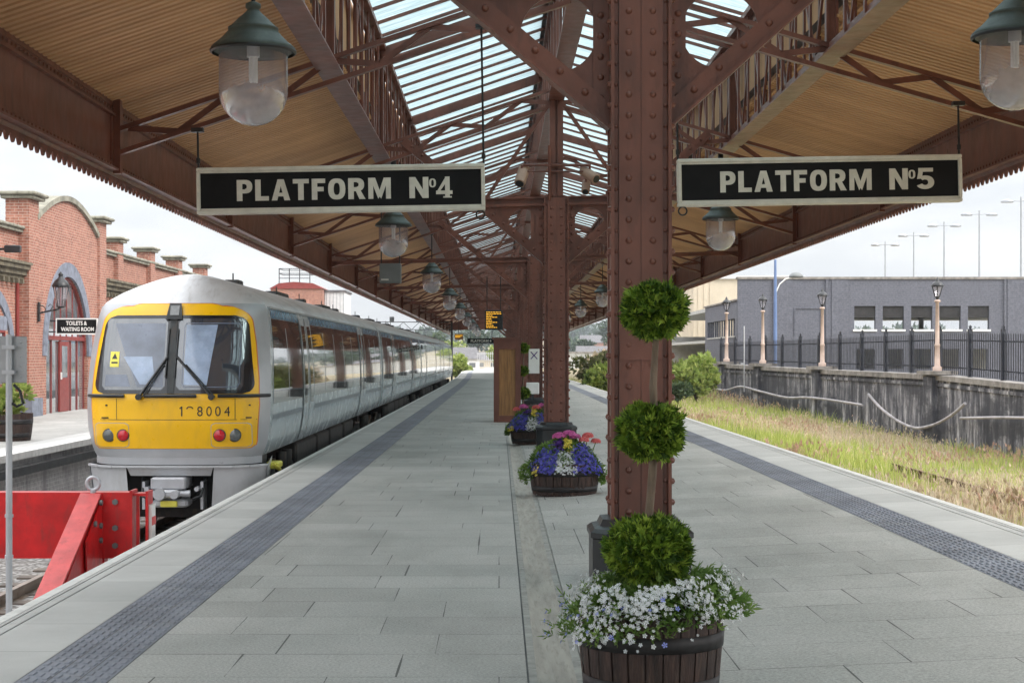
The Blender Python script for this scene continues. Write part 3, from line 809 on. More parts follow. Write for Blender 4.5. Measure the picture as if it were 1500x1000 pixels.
# ---------------------------------------------------------------- columns
def make_column(label):
    t = thing('iron_column', label, 'column', (1, Y1, 0.026), 0, 'riveted columns down the middle of the platform')
    mb = MB(); zt = 4.34
    mb.box(-.155, -.004, -.15, .15, 0, zt); mb.box(.004, .155, -.15, .15, 0, zt); mb.box(-.004, .004, -.144, .144, 0, zt)
    for s in (-1, 1):
        mb.box(min(s * .157, s * .205), max(s * .157, s * .205), -.115, .115, 0, zt)
        mb.box(min(s * .19, s * .213), max(s * .19, s * .213), -.20, -.117, 0, zt)
        mb.box(min(s * .19, s * .213), max(s * .19, s * .213), .117, .20, 0, zt)
        mb.box(min(s * .157, s * .189), max(s * .157, s * .189), -.135, -.117, 0, zt)
    z = 0.48
    while z < zt - .05:
        for s in (-1, 1):
            mb.rivet((s * .085, -.15, z), (0, -1, 0), .025)
            mb.rivet((s * .175, -.135, z + .07), (0, -1, 0), .016)
            mb.rivet((s * .213, -.155, z + .07), (s, 0, 0), .026, .03)
            if int(z * 100) % 2 == 0: mb.rivet((s * .213, .155, z + .07), (s, 0, 0), .024)
        z += .147
    mb.box(-.15, .15, -.162, -.151, 1.55, 1.68)
    mb.build('shaft', 'brown_paint', t)
    mb = MB(); oc = lambda r, c: [(-r + c, -r), (r - c, -r), (r, -r + c), (r, r - c), (r - c, r), (-r + c, r), (-r, r - c), (-r, -r + c)]
    secs = [(.345, -.03), (.345, .30), (.36, .31), (.36, .345), (.33, .37), (.29, .385), (.27, .43), (.225, .435)]
    vs = []; fs = []
    for (r, zz) in secs: vs += [(p[0], p[1], zz) for p in oc(r, .10)]
    for i in range(len(secs) - 1):
        for k in range(8): fs.append((i * 8 + k, i * 8 + (k + 1) % 8, i * 8 + 8 + (k + 1) % 8, i * 8 + 8 + k))
    mb.add(vs, fs + [tuple(range((len(secs) - 1) * 8, len(secs) * 8))]); mb.build('plinth', 'black_paint', t)
    ztie = 4.26
    for s in (-1, 1):
        mb = MB()
        # spandrel plate with round hole, between shaft, brace and tie
        zl = lambda u: 3.205 + .865 * (u - .21)
        ue = .21 + (ztie - 3.205) / .865
        outer = [(.214, zl(.214)), (ue, ztie), (.214, ztie)]
        cx, cz, r = .575, 3.89, .272
        nseg = 48; ring = []; rim = []
        def hit(a):
            dx, dz = math.cos(a), math.sin(a); best = 9
            for i in range(3):
                p, q = outer[i], outer[(i + 1) % 3]; ex, ez = q[0] - p[0], q[1] - p[1]
                den = dx * ez - dz * ex
                if abs(den) < 1e-9: continue
                tt = ((p[0] - cx) * ez - (p[1] - cz) * ex) / den; uu = ((p[0] - cx) * dz - (p[1] - cz) * dx) / den
                if tt > 0 and -1e-6 <= uu <= 1 + 1e-6: best = min(best, tt)
            return (cx + dx * best, cz + dz * best)
        angs = sorted([2 * PI * k / nseg for k in range(nseg)] + [math.atan2(p[1] - cz, p[0] - cx) % (2 * PI) for p in outer])
        vs = []; fs = []; m = len(angs)
        for a in angs:
            p = hit(a); rr = min(r, math.hypot(p[0] - cx, p[1] - cz) - .004); c = (cx + rr * math.cos(a), cz + rr * math.sin(a))
            for (q, y) in ((p, -.012), (c, -.012), (c, .012), (p, .012)): vs.append((s * q[0], y, q[1]))
        for k in range(m):
            j = (k + 1) % m
            for e in range(3): fs.append((k * 4 + e, j * 4 + e, j * 4 + e + 1, k * 4 + e + 1))
        mb.add(vs, fs)
        # brace: pair of angles and flange, out to the side girder
        ub = 2.72; d = Vector((1, 0, .865)).normalized()
        A = Vector((s * .216, 0, zl(.216) - .01)); B = Vector((s * ub, 0, zl(ub) - .01)); nrm = Vector((-s * .865, 0, 1)).normalized()
        for y0 in (-.032, .032):
            mb.beam(A + Vector((0, y0, 0)) + nrm * .075, B + Vector((0, y0, 0)) + nrm * .075, .036, .13, nrm)
        mb.beam(A, B, .20, .018, nrm)
        z = .30; dd = (B - A).normalized(); ll = (B - A).length
        while z < ll - .1:
            mb.rivet(A + dd * z + nrm * .085 + Vector((0, -.052, 0)), (0, -1, 0), .028); z += .235
        # edge strips on the spandrel
        a0, a1 = sorted((s * .216, s * .33)); mb.box(a0, a1, -.030, -.0125, zl(.33) + .03, ztie)
        z = 3.42
        while z < ztie: mb.rivet((s * .275, -.030, z), (0, -1, 0), .026); z += .147
        sheared(mb).build('bracket', 'brown_paint', t)
        mb = MB(); mb.beam((s * .08, 0, 6.05), (s * 1.25, 0, 4.33), .06, .09, (0, 1, 0)); sheared(mb).build('strut', 'brown_paint', t)
    mb = MB(); mb.box(-HW + .1, HW - .1, -.075, .075, 4.345, 4.37); mb.box(-HW + .1, HW - .1, -.012, .012, 4.26, 4.344)
    mb.box(-1.35, 1.35, -.10, -.02, 4.21, 4.259)
    sheared(mb).build('tie_beam', 'brown_paint', t)
    mb = MB(); mb.box(-.12, -.02, -.10, .10, 4.372, 6.08); mb.box(.02, .12, -.10, .10, 4.372, 6.08); mb.box(-.02, .02, -.06, .06, 4.372, 6.08)
    mb.build('upper_post', 'brown_paint', t)
    return t
ords = ['first', 'second', 'third', 'fourth', 'fifth', 'sixth', 'seventh', 'eighth', 'ninth', 'tenth']
col0 = make_column('big riveted brown iron column right behind the three ball topiary')
clab = ['', 'riveted brown iron column with two cctv cameras, behind the blue flower barrel', 'third riveted brown iron column along, carrying the white cross notice']
for k in range(1, 9):
    dup(col0, (1, Y1 + BAY * k, .026), clab[k] if k < 3 else '%s riveted brown iron column along the platform, half hidden by nearer ones' % ords[k])

# ---------------------------------------------------------------- lamps
def make_lamp():
    t = thing('platform_lamp', 'x', 'lamp', (0, 0, 0), 0, 'hanging glass lamps under the canopy')
    mb = MB(); mb.lathe([(.318, -.035), (.330, -.02), (.328, .0), (.305, .022), (.27, .05), (.225, .095), (.19, .135), (.196, .142), (.196, .158), (.18, .165), (.12, .225), (.06, .28), (.045, .30), (.06, .315), (.06, .345), (.03, .36), (.0, .36)], seg=32)
    mb.lathe([(.30, -.03), (.27, .015), (.19, .08), (.0, .09)], seg=32); mb.build('hood', 'lamp_green', t)
    mb = MB(); mb.lathe([(.322, -.042), (.336, -.036), (.336, -.016), (.322, -.014)], seg=32); mb.build('rim', 'black_paint', t)
    prof = [(.267, -.01), (.267, -.12), (.267, -.24), (.267, -.34)] + [(.267 * math.cos(a), -.34 - .265 * math.sin(a)) for a in [PI / 2 * i / 9 for i in range(1, 9)]] + [(.0, -.605)]
    mb = MB().lathe(prof, seg=36); mb.build('glass', 'lamp_glass', t)
    mb = MB(); mb.tube([(0, 0, .07), (0, 0, -.07)], .05, 12); mb.build('lamp_holder', 'zinc', t)
    mb = MB()
    for q in range(4): mb.tube([(.02 * math.cos(q * PI / 2 + .6), .02 * math.sin(q * PI / 2 + .6), -.071), (.02 * math.cos(q * PI / 2 + .6), .02 * math.sin(q * PI / 2 + .6), -.27)], .017, 8)
    mb.build('bulb', 'white_enamel', t)
    mb = MB().tube([(0, 0, .35), (0, 0, 1.12)], .016, 8); mb.tube([(0, 0, 1.06), (0, 0, 1.16)], .05, 10); mb.build('rod', 'black_paint', t)
    return t
lamp0 = make_lamp()
first = True
for k in range(9):
    for s in (-1, 1):
        pos = (-1.92, 12.8 + BAY * k, 4.005) if s < 0 else (4.03, 12.8 + BAY * k, 4.125)
        side = 'platform four' if s < 0 else 'platform five'
        if k == 0: lab = 'large clear glass lamp with green hood hanging nearest over the %s side' % side
        elif k == 1: lab = ('green hooded glass lamp hanging just below the platform four sign' if s < 0 else 'green hooded glass lamp hanging just below the platform five sign')
        else: lab = '%s green hooded glass lamp from the front in the row on the %s side' % (ords[k], side)
        if first: lamp0.location = pos; lamp0['label'] = lab; first = False
        else: dup(lamp0, pos, lab)
# ---------------------------------------------------------------- hanging signs
# block lettering of the big signs: each glyph a set of polygons in a box one unit high
def _ring(w, t, n=28, a0=0, a1=2 * PI, cx=None, cy=.5, ry=.5, k=.8):
    cx = w / 2 if cx is None else cx; rx = w / 2; out = []
    def P(rx, ry, a):
        c, s = math.cos(a), math.sin(a); return (cx + rx * math.copysign(abs(c) ** k, c), cy + ry * math.copysign(abs(s) ** k, s))
    for i in range(n):
        b0, b1 = a0 + (a1 - a0) * i / n, a0 + (a1 - a0) * (i + 1) / n
        out.append([P(rx, ry, b0), P(rx, ry, b1), P(rx - t, ry - t * .78, b1), P(rx - t, ry - t * .78, b0)])
    return out
def _r(a, b, c, d): return [(a, c), (b, c), (b, d), (a, d)]
def glyph(ch):
    t, h = .27, .21
    if ch == 'P': return [_r(0, t, 0, 1), _r(t, .42, 1 - h * .9, 1), _r(t, .42, .36, .36 + h * .9)] + _ring(.72, t, 16, -PI / 2, PI / 2, .40, .68, .32, .85), .76
    if ch == 'R': return [_r(0, t, 0, 1), _r(t, .44, 1 - h * .9, 1), _r(t, .44, .38, .38 + h * .9)] + _ring(.72, t, 16, -PI / 2, PI / 2, .42, .69, .31, .85) + [[(.36, .40), (.60, .42), (.84, 0), (.54, 0)]], .84
    if ch == 'L': return [_r(0, t, 0, 1), _r(t, .66, 0, h)], .66
    if ch == 'A': return [[(0, 0), (.27, 0), (.53, 1), (.30, 1)], [(.62, 0), (.90, 0), (.60, 1), (.37, 1)], _r(.22, .68, .19, .36)], .90
    if ch == 'T': return [_r(0, .78, 1 - h, 1), _r(.255, .525, 0, 1 - h)], .78
    if ch == 'F': return [_r(0, t, 0, 1), _r(t, .66, 1 - h, 1), _r(t, .58, .40, .40 + h)], .66
    if ch == 'O': return _ring(.84, .27), .84
    if ch == 'o': return _ring(.62, .19, ry=.5), .62
    if ch == 'M': return [_r(0, .24, 0, 1), _r(.86, 1.10, 0, 1), [(.20, 1), (.24, .55), (.50, .05), (.60, .05), (.46, 1 - .5)][:0] or [(0.10, 1), (.34, 1), (.62, .22), (.48, .0)], [(1.0, 1), (.76, 1), (.48, .22), (.62, .0)]], 1.10
    if ch == 'N': return [_r(0, .24, 0, 1), _r(.58, .82, 0, 1), [(.02, 1), (.26, 1), (.80, 0), (.56, 0)]], .82
    if ch == '4': return [_r(.46, .70, 0, 1), [(0, .24), (.14, .24), (.58, .80), (.50, 1)], _r(0, .84, .17, .34), [(.36, 0), (.80, 0), (.80, .07), (.36, .07)]], .84
    if ch == '5': return [_r(.10, .70, .82, 1), [(.10, .82), (.04, .48), (.24, .50), (.28, .82)]] + _ring(.74, .24, 26, -PI * .86, PI * .74, .37, .32, .32, .9), .76
def block_text(mb, word, x0, x1, z0, z1, y):
    gs = [glyph(c) for c in word]; tot = sum(g[1] for g in gs) + .14 * (len(gs) - 1); sx = (x1 - x0) / tot; cur = 0; e = 0
    for polys, w_ in gs:
        for p in polys:
            e += 1; dy = -.0004 * (e % 9)
            mb.prism([(x0 + (cur + a) * sx, z0 + b * (z1 - z0)) for a, b in p], y + dy - .006, y)
        cur += w_ + .14
def hanging_sign(label, cx, cz, w, h, y, words, rodtops, tilt):
    t = thing('hanging_sign', label, 'sign', (cx, y, cz), 0); t.rotation_euler = (0, -tilt, 0)
    hw, hh = w / 2, h / 2; fr = .045
    mb = MB(); mb.box(-hw + fr, hw - fr, -.055, .055, -hh + fr, hh - fr); mb.build('board', 'sign_black', t)
    mb = MB()
    for (a, b, c, d) in ((-hw, hw, hh - fr, hh), (-hw, hw, -hh, -hh + fr), (-hw, -hw + fr, -hh + fr + .0005, hh - fr - .0005), (hw - fr, hw, -hh + fr + .0005, hh - fr - .0005)):
        mb.cbox(a, b, -.085, .085, c, d, .008)
    for (a, b, c, d) in ((-hw + fr, hw - fr, hh - fr - .022, hh - fr - .001), (-hw + fr, hw - fr, -hh + fr + .001, -hh + fr + .022)):
        mb.box(a + .001, b - .001, -.072, -.056, c, d)
    mb.build('frame', 'sign_cream', t)
    mb = MB()
    for (s, x0, x1, z0, z1, bold) in words:
        block_text(mb, s, x0, x1, z0, z1, -.056)
    mb.build('lettering', 'sign_cream', t)
    mb = MB()
    for s, zt in zip((-1, 1), rodtops):
        x = s * (hw - .012); mb.tube([(x, 0, hh - .002), (x, 0, hh + .08), (x + .0, 0, zt - cz)], .013, 8)
        mb.tube([(x, 0, hh + .06), (x, 0, hh + .12)], .024, 8)
        mb.box(x - .07, x + .07, -.05, .05, zt - cz - .02, zt - cz + .03)
    mb.tube([(hw - .06 + .05 * math.cos(a), 0, -hh - .05 + .05 * math.sin(a)) for a in [2 * PI * i / 14 for i in range(15)]] if cx < 0 else [(-hw + .06 + .05 * math.cos(a), 0, -hh - .05 + .05 * math.sin(a)) for a in [2 * PI * i / 14 for i in range(15)]], .010, 6)
    mb.build('hanger', 'black_paint', t)
    return t
YSN = 19.55; sS = 2400 / YSN
def words_for(cxpx, num, x):
    """x: pixel spans of word, N, o, numeral; heights in m from the board centre"""
    f = lambda p: (p - cxpx) / sS
    return [('PLATFORM', f(x[0]), f(x[1]), -.125, .125, .028), ('N', f(x[2]), f(x[3]), -.125, .125, .034), ('o', f(x[4]), f(x[5]), .0, .105, .02), (num, f(x[6]), f(x[7]), -.125, .125, .03)]
hanging_sign('left of the two big black PLATFORM signs, cream letters, nearest the train', (500 - 731) / sS, 1.6 + (522 - 277.5) / sS, 421 / sS, 68 / sS, YSN, words_for(500, '4', (348, 573, 600, 628, 629, 639, 639, 663)), (4.32, 5.50), R(0.95))
hanging_sign('right of the two big black PLATFORM signs, cream letters, over the grassy side', (1199.5 - 731) / sS, 1.6 + (522 - 265) / sS, 415 / sS, 69 / sS, YSN, words_for(1199.5, '5', (1054, 1275, 1301, 1328, 1329, 1339, 1340, 1367)), (5.2, 4.58), R(1.0))

# small far sign and departure board
t = thing('hanging_sign', 'small far black sign hung across the platform beside the row of lamps', 'sign', (-1.15, 105, 2.60))
MB().box(-.88, .88, -.04, .04, -.16, .16).build('board', 'sign_black', t)
mb = MB(); put_text(mb, 'PLATFORM 4', -.66, .66, -.09, .09, -.045, .02); mb.build('lettering', 'sign_cream', t)
mb = MB()
for s in (-1, 1): mb.tube([(s * .7, 0, .158), (s * .7, 0, 2.7)], .02, 6)
mb.build('hanger', 'black_paint', t)

t = thing('departure_board', 'black departure board with rows of amber text hung above the wooden screen', 'departure board', (-.19, 60, 2.93))
mb = MB(); mb.cbox(-.33, .33, -.10, .10, -.36, .36, .02); mb.build('case', 'black_paint', t)
mb = MB(); r2 = random.Random(3)
for k in range(10):
    z = .29 - k * .062; x = -.28; end = .27 if k < 2 else (-.10 + .10 * r2.random() if k % 3 else .12)
    while x < end:
        wl = r2.uniform(.03, .11); mb.box(x, min(end, x + wl), -.105, -.101, z - .012, z + .012); x += wl + .022
mb.build('display_text', 'amber_led', t)
mb = MB()
for s in (-1, 1): mb.tube([(s * .25, 0, .36), (s * .25, 0, 1.6)], .015, 6)
mb.build('hanger', 'black_paint', t)

t = thing('departure_board', 'distant orange lit board hung over the platform edge near the train tail', 'departure board', (-2.75, 112, 2.95))
MB().cbox(-.30, .30, -.08, .08, -.20, .20, .02).build('case', 'oak_panel', t)
mb = MB(); mb.box(-.25, .25, -.085, -.081, .06, .10); mb.box(-.25, .10, -.085, -.081, -.04, .0); mb.build('display_text', 'amber_led', t)
mb = MB().tube([(0, 0, .19), (0, 0, 1.55)], .02, 6); mb.build('hanger', 'black_paint', t)

# speaker box under the second lamp
t = thing('speaker_box', 'grey box hanging on a wire under the second left lamp', 'speaker', (-2.0, 30.2, 3.13))
MB().cbox(-.20, .20, -.09, .09, -.18, .18, .015).build('case', 'box_grey', t)
MB().box(-.165, -.03, -.095, -.091, -.13, -.105).build('badge', 'sign_cream', t)
mb = MB()
for s in (-1, 1): mb.tube([(s * .17, 0, .178), (s * .17, 0, 2.05)], .012, 6)
mb.build('hanger', 'black_paint', t)

# cctv on the second column
ty = Y1 + BAY - .16
t = thing('camera_mount', 'grey crossbar and mast clamped to the second column, carrying cctv cameras', 'camera mount', (0.88, ty, 4.32))
mb = MB().tube([(0, 0, 0), (0, 0, .95)], .028, 10); mb.build('mast', 'brown_paint', t)
mb = MB(); mb.tube([(-.46, 0, .61), (.70, 0, .61)], .026, 10); mb.tube([(-.40, .0, .50), (.66, 0, .50)], .016, 8); mb.build('crossbar', 'brown_paint', t)
def cctv(label, loc, d, rr=.075, ll=.32):
    t = thing('cctv_camera', label, 'cctv camera', loc, 0, 'cctv cameras on the second column'); d = Vector(d).normalized()
    mb = MB(); mb.tube([-d * ll * .5, d * ll * .42, d * ll * .5], rr, 16, True, [rr, rr, rr * .93]); mb.build('housing', 'cctv_cream', t)
    mb = MB(); mb.tube([d * ll * .49, d * (ll * .53)], rr * .72, 14); mb.build('lens', 'black_paint', t)
    mb = MB(); mb.tube([(0, 0, rr * .8), (0, 0, .19)], .02, 8); mb.build('bracket', 'brown_paint', t)
cctv('cream cctv camera pointing down on the left end of the crossbar', (.40, ty, 4.74), (-.22, -.62, -.75), .10, .38)
cctv('cream cctv camera facing right on the right end of the crossbar', (1.58, ty, 4.76), (.55, -.6, -.45), .095, .36)
cctv('smaller lower cctv camera hanging below the one facing right', (1.52, ty + .12, 4.56), (-.1, -.7, -.7), .075, .26)

# wooden draught screen
t = thing('wooden_screen', 'tall brown framed wooden screen with oak panel standing on the platform', 'screen', (.20, 40, 0))
mb = MB(); mb.box(-.33, -.20, -.05, .9, 0, 2.02); mb.box(.20, .33, -.05, .9, 0, 2.02); mb.box(-.1995, .1995, -.05, .9, 1.78, 2.02); mb.box(-.1995, .1995, -.05, .9, 0, .16)
mb.box(-.37, .37, -.09, .94, 2.0205, 2.06); mb.build('frame', 'brown_paint', t)
MB().box(-.20, .20, -.02, .88, .161, 1.779).build('panel', 'oak_panel', t)

# white panels on the third column
t = thing('notice_panel', 'white notice with a blue cross fixed beside the third column', 'notice', (.99, Y1 + 2 * BAY - .26, 1.47))
MB().cbox(-.17, .13, -.02, .02, -.34, .34, .006).build('panel', 'white_enamel', t)
mb = MB(); mb.beam((-.11, -.023, .06), (.07, -.023, .26), .004, .025); mb.beam((-.11, -.0232, .26), (.07, -.0232, .06), .004, .025); mb.build('cross', 'petal_violet', t)
mb = MB(); mb.box(-.14, .10, .021, .10, -.05, .05); mb.build('bracket', 'black_paint', t)
t = thing('control_box', 'white box below the cross notice on the third column', 'control box', (.93, Y1 + 2 * BAY - .30, .72))
mb = MB(); mb.cbox(-.18, .18, -.07, .07, -.16, .16, .02); mb.build('case', 'white_enamel', t)
mb = MB(); mb.box(-.03, .03, -.02, .06, -.75, -.161); mb.build('stand', 'dark_iron', t)

# ---------------------------------------------------------------- planters
def barrel_profile(r, h): return [(r * .90, 0), (r * .96, h * .35), (r, h * .72), (r * 1.0, h), (r * .93, h), (r * .90, h * .86)]
def make_barrel(label, loc, r, h, rz=0):
    t = thing('barrel_planter', label, 'planter', loc, rz, 'half barrel planters on the platform')
    mb = MB(); seg = 26
    for k in range(seg):
        a0, a1 = 2 * PI * k / seg + .012, 2 * PI * (k + 1) / seg - .012; jit = 1 + random.uniform(-.006, .006); vs = []
        for a in (a0, (a0 + a1) / 2, a1):
            for (rr, z) in barrel_profile(r * jit, h + random.uniform(-.006, .006)): vs.append((rr * math.cos(a), rr * math.sin(a), z))
        m = 6; fs = []
        for q in range(2):
            for i in range(m - 1): fs.append((q * m + i, (q + 1) * m + i, (q + 1) * m + i + 1, q * m + i + 1))
        mb.add(vs, fs)
    mb.lathe([(r * .86, .01), (r * .94, h * .5), (r * .93, h * .84)], seg=26)
    mb.build('staves', 'barrel_wood', t)
    for z in (.13, .62):
        mb = MB(); f = lambda zz: r * (.90 + .10 * min(1, zz / .72)) + .004
        mb.lathe([(f(z) - .004, h * z), (f(z) + .002, h * z), (f(z + .17) + .002, h * (z + .17)), (f(z + .17) - .004, h * (z + .17))], seg=40); mb.build('hoop', 'barrel_hoop', t)
    mb = MB(); mb.lathe([(r * .93, h * .83), (r * .5, h * .90), (0, h * .92)], seg=24); mb.build('soil', 'soil', t)
    return t

def make_topiary(label, loc, n=1500, group='three ball topiary trees in barrels'):
    t = thing('topiary_tree', label, 'topiary', loc, 0, group)
    r3 = np.random.default_rng(11)
    mb = MB(); pts = [(0, 0, .30), (.012, .0, .6), (-.006, .01, .85), (.008, -.008, 1.05), (.02, .0, 1.25), (.012, .006, 1.45), (.025, 0, 1.68), (.02, 0, 1.85)]
    mb.tube(pts, .02, 10, True, [.026, .021, .019, .020, .017, .018, .014, .010]); mb.build('trunk', 'bark_pale', t)
    for (c, rad, m) in (((.022, 0, 1.80), (.168, .168, .145), .85), ((.0, 0, 1.235), (.175, .175, .150), .95), ((-.015, 0, .69), (.235, .235, .175), 1.45)):
        k = int(n * m * 1.7); u = unit(k, r3); sh = r3.uniform(.25, 1, (k, 1)) ** .45
        bumps = 1 + .09 * np.sin(u[:, :1] * 7 + c[2] * 9) * np.cos(u[:, 2:3] * 6) + .06 * np.sin(u[:, 1:2] * 11)
        p = u * sh * np.array(rad) * .80 * bumps + np.array(c)
        d = u * .75 + r3.normal(size=(k, 3)) * .5 + np.array([0, 0, .25])
        V, F = sprays(p, d, .048, .0062, 7, 1.15, r3, .22)
        np_mesh('foliage', V, F, 'thuja', t)['kind'] = 'stuff'
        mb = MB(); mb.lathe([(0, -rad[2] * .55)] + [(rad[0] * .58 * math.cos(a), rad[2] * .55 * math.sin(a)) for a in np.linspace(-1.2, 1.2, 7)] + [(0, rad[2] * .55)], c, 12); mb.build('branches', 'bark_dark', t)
    return t

def stuff_part(name, VF, mat, parent):
    o = np_mesh(name, VF[0], VF[1], mat, parent); o['kind'] = 'stuff'; return o

# near barrel: white lobelia under a three ball topiary
B1 = (.705, 7.62, .013)
make_barrel('dark half barrel planter nearest the camera, brimming with white flowers', B1, .335, .42, .2)
make_topiary('three ball clipped topiary on a thin trunk in the nearest barrel', B1)
r1 = np.random.default_rng(21)
fl = thing('flower_clump', 'mass of small white lobelia spilling over the nearest barrel', 'flowers', B1)
def mound(n, r0, r1_, z0, bulge, rg, gap=None):
    """points over a ring shaped mound that spills past the rim of the barrel"""
    a = rg.uniform(0, 2 * PI, n); q = rg.uniform(0, 1, n)
    rad = r0 + (r1_ - r0) * q; lob = 1 + .10 * np.sin(3 * a + 1) + .06 * np.sin(7 * a)
    z = z0 + bulge * np.sin(np.clip(q * 1.25, 0, 1) * PI * .78) - .16 * np.clip(q - .62, 0, 1) * 2.0 + rg.normal(0, .018, n)
    z += .055 * np.cos(a - .2) * q       # higher to the right
    p = np.stack([rad * lob * np.cos(a), rad * lob * np.sin(a), z], 1)
    nrm = np.stack([np.cos(a) * (.25 + q), np.sin(a) * (.25 + q), .9 - .7 * q], 1) + rg.normal(0, .3, (n, 3))
    return p, nrm
p, d = mound(2600, .06, .43, .42, .115, r1); p -= d / np.linalg.norm(d, axis=1, keepdims=True) * r1.uniform(.0, .07, (2600, 1))
stuff_part('foliage', sprays(p, d, .06, .006, 4, .9, r1), 'flower_leaf', fl)
def thin(p, d, rg, sc=9, th=0.0):
    m = np.array([mnoise.noise((q[0] * sc, q[1] * sc, q[2] * sc)) > th + rg.uniform(-.25, .25) for q in p]); return p[m], d[m]
p, d = mound(3000, .20, .43, .425, .12, r1); p, d = thin(p, d, r1, 8, -.05)
q2, e2 = mound(2400, .32, .44, .425, .10, r1); q2[:, 2] -= r1.uniform(.0, .05, len(q2)); q2, e2 = thin(q2, e2, r1, 7, -.02); p = np.concatenate([p, q2]); d = np.concatenate([d, e2])
stuff_part('white_blossom', stars(p, d, .0098, 5, r1), 'petal_white', fl)
p, d = mound(130, .30, .46, .42, .11, r1); m = (np.sin(np.arctan2(p[:, 1], p[:, 0]) * 2.0 - .9) > .55) | (np.abs(np.arctan2(p[:, 1], p[:, 0]) + 1.45) < .08)
stuff_part('blue_blossom', stars(p[m], d[m], .0125, 5, r1), 'petal_sky', fl)
p, d = mound(90, .43, .50, .40, .06, r1); m = p[:, 0] < -.28
stuff_part('trailing_leaves', sprays(p[m] * [.96, .96, 1], d[m], .05, .004, 3, .8, r1), 'flower_leaf', fl)
stuff_part('trailing_blossom', stars(p[m], d[m], .011, 5, r1), 'petal_sky', fl)

def mixed_flowers(label, loc, R_, seed, pinks):
    rg = np.random.default_rng(seed); f = thing('flower_clump', label, 'flowers', loc)
    def md(n, a0, a1, q0, q1, h):
        a = rg.uniform(a0, a1, n); q = rg.uniform(q0, q1, n); lob = 1 + .07 * np.sin(5 * a + seed)
        z = .40 + h * np.cos(np.clip(q, 0, 1.1) * 1.45) - .13 * np.clip(q - .75, 0, 1) * 2.2 + rg.normal(0, .02, n)
        p = np.stack([R_ * q * lob * np.cos(a), R_ * q * lob * np.sin(a), z], 1)
        d = np.stack([np.cos(a) * q, np.sin(a) * q, np.full(n, .75)], 1) + rg.normal(0, .25, (n, 3)); return p, d
    p, d = md(2400, 0, 2 * PI, 0, 1.08, .20)
    stuff_part('foliage', sprays(p - d * .035, d, .07, .010, 4, .9, rg), 'flower_leaf', f)
    F_ = -PI / 2
    for (a0, a1) in ((F_ + 1.05, F_ + 1.75), (F_ - 1.75, F_ - 1.15)):
        p, d = md(150, a0, a1, .98, 1.16, .06); p[:, 2] -= rg.uniform(0, .14, len(p)); stuff_part('trailing_leaves', sprays(p, d - [0, 0, .8], .06, .010, 4, .9, rg), 'flower_leaf', f)
        p, d = md(110, a0, a1, 1.0, 1.19, .06); p[:, 2] -= rg.uniform(0, .14, len(p)); stuff_part('trailing_blossom', stars(p, d, .011, 5, rg), 'petal_white', f)
    for (name, mat, n, a0, a1, q0, q1, h, s) in (
        ('blue_blossom', 'petal_blue', 620, F_ - 1.25, F_ - .25, .62, 1.12, .17, .0165), ('blue_blossom', 'petal_blue', 560, F_ + .22, F_ + 1.25, .55, 1.12, .20, .0165),
        ('blue_blossom', 'petal_blue', 500, 0.2, PI - .2, .6, 1.1, .18, .0165),
        ('white_blossom', 'petal_white', 420, F_ - .28, F_ + .32, .70, 1.12, .12, .013), ('yellow_blossom', 'petal_yellow', 60, F_ - .05, F_ + .35, .35, .72, .24, .020),
        ('violet_blossom', 'petal_violet', 40, F_ - .7, F_ - .1, .35, .7, .24, .024), ('trailing_blossom', 'petal_yellow', 40, F_ - 1.0, F_ - .75, 1.08, 1.2, .02, .012),
        ('trailing_blossom', 'petal_white', 90, F_ + 1.1, F_ + 1.5, 1.02, 1.2, .06, .014)):
        p, d = md(n, a0, a1, q0, q1, h); stuff_part(name, stars(p, d, s, 5, rg), mat, f)
    for (cx, cy, cz, mat, s) in pinks:
        k = 70; u = unit(k, rg); u[:, 2] = np.abs(u[:, 2]); p = u * np.array([s, s, s * .65]) + np.array([cx, cy, cz])
        stuff_part('pink_blossom', stars(p, u, .021, 5, rg), mat, f)
        mb = MB().tube([(cx * .8, cy * .8, .40), (cx, cy, cz)], .005, 5); mb.build('stem', 'flower_leaf', f)
    return f
B2 = (.755, 18.9, .015)
make_barrel('dark half barrel planter of blue, yellow and pink flowers in front of the second column', B2, .405, .36)
mixed_flowers('blue lobelia with yellow, white and pink blooms filling the second barrel', B2, .41, 5, [(-.06, -.08, .66, 'petal_pink', .075), (.05, -.05, .68, 'petal_pink', .075), (.12, .0, .65, 'petal_pink', .06), (.27, .0, .66, 'petal_coral', .06), (.22, -.10, .62, 'petal_coral', .05), (.36, -.02, .60, 'petal_coral', .05)])
B3 = (.60, 29.9, .01)
make_barrel('dark half barrel planter with pink and blue flowers beside the wooden screen', B3, .40, .36)
mixed_flowers('blue lobelia topped with bright pink blooms in the barrel by the wooden screen', B3, .42, 8, [(-.15, -.05, .66, 'petal_pink', .08), (.08, -.10, .65, 'petal_coral', .08), (.20, -.05, .68, 'petal_pink', .09), (-.28, -.0, .62, 'petal_coral', .06), (.33, .0, .66, 'petal_pink', .07)])
B4 = (.585, 40.3, .008)
make_barrel('plain dark half barrel holding a far topiary beside the wooden screen', B4, .34, .42)
make_topiary('far three ball topiary with thin stem between wooden screen and third column', B4, 420)
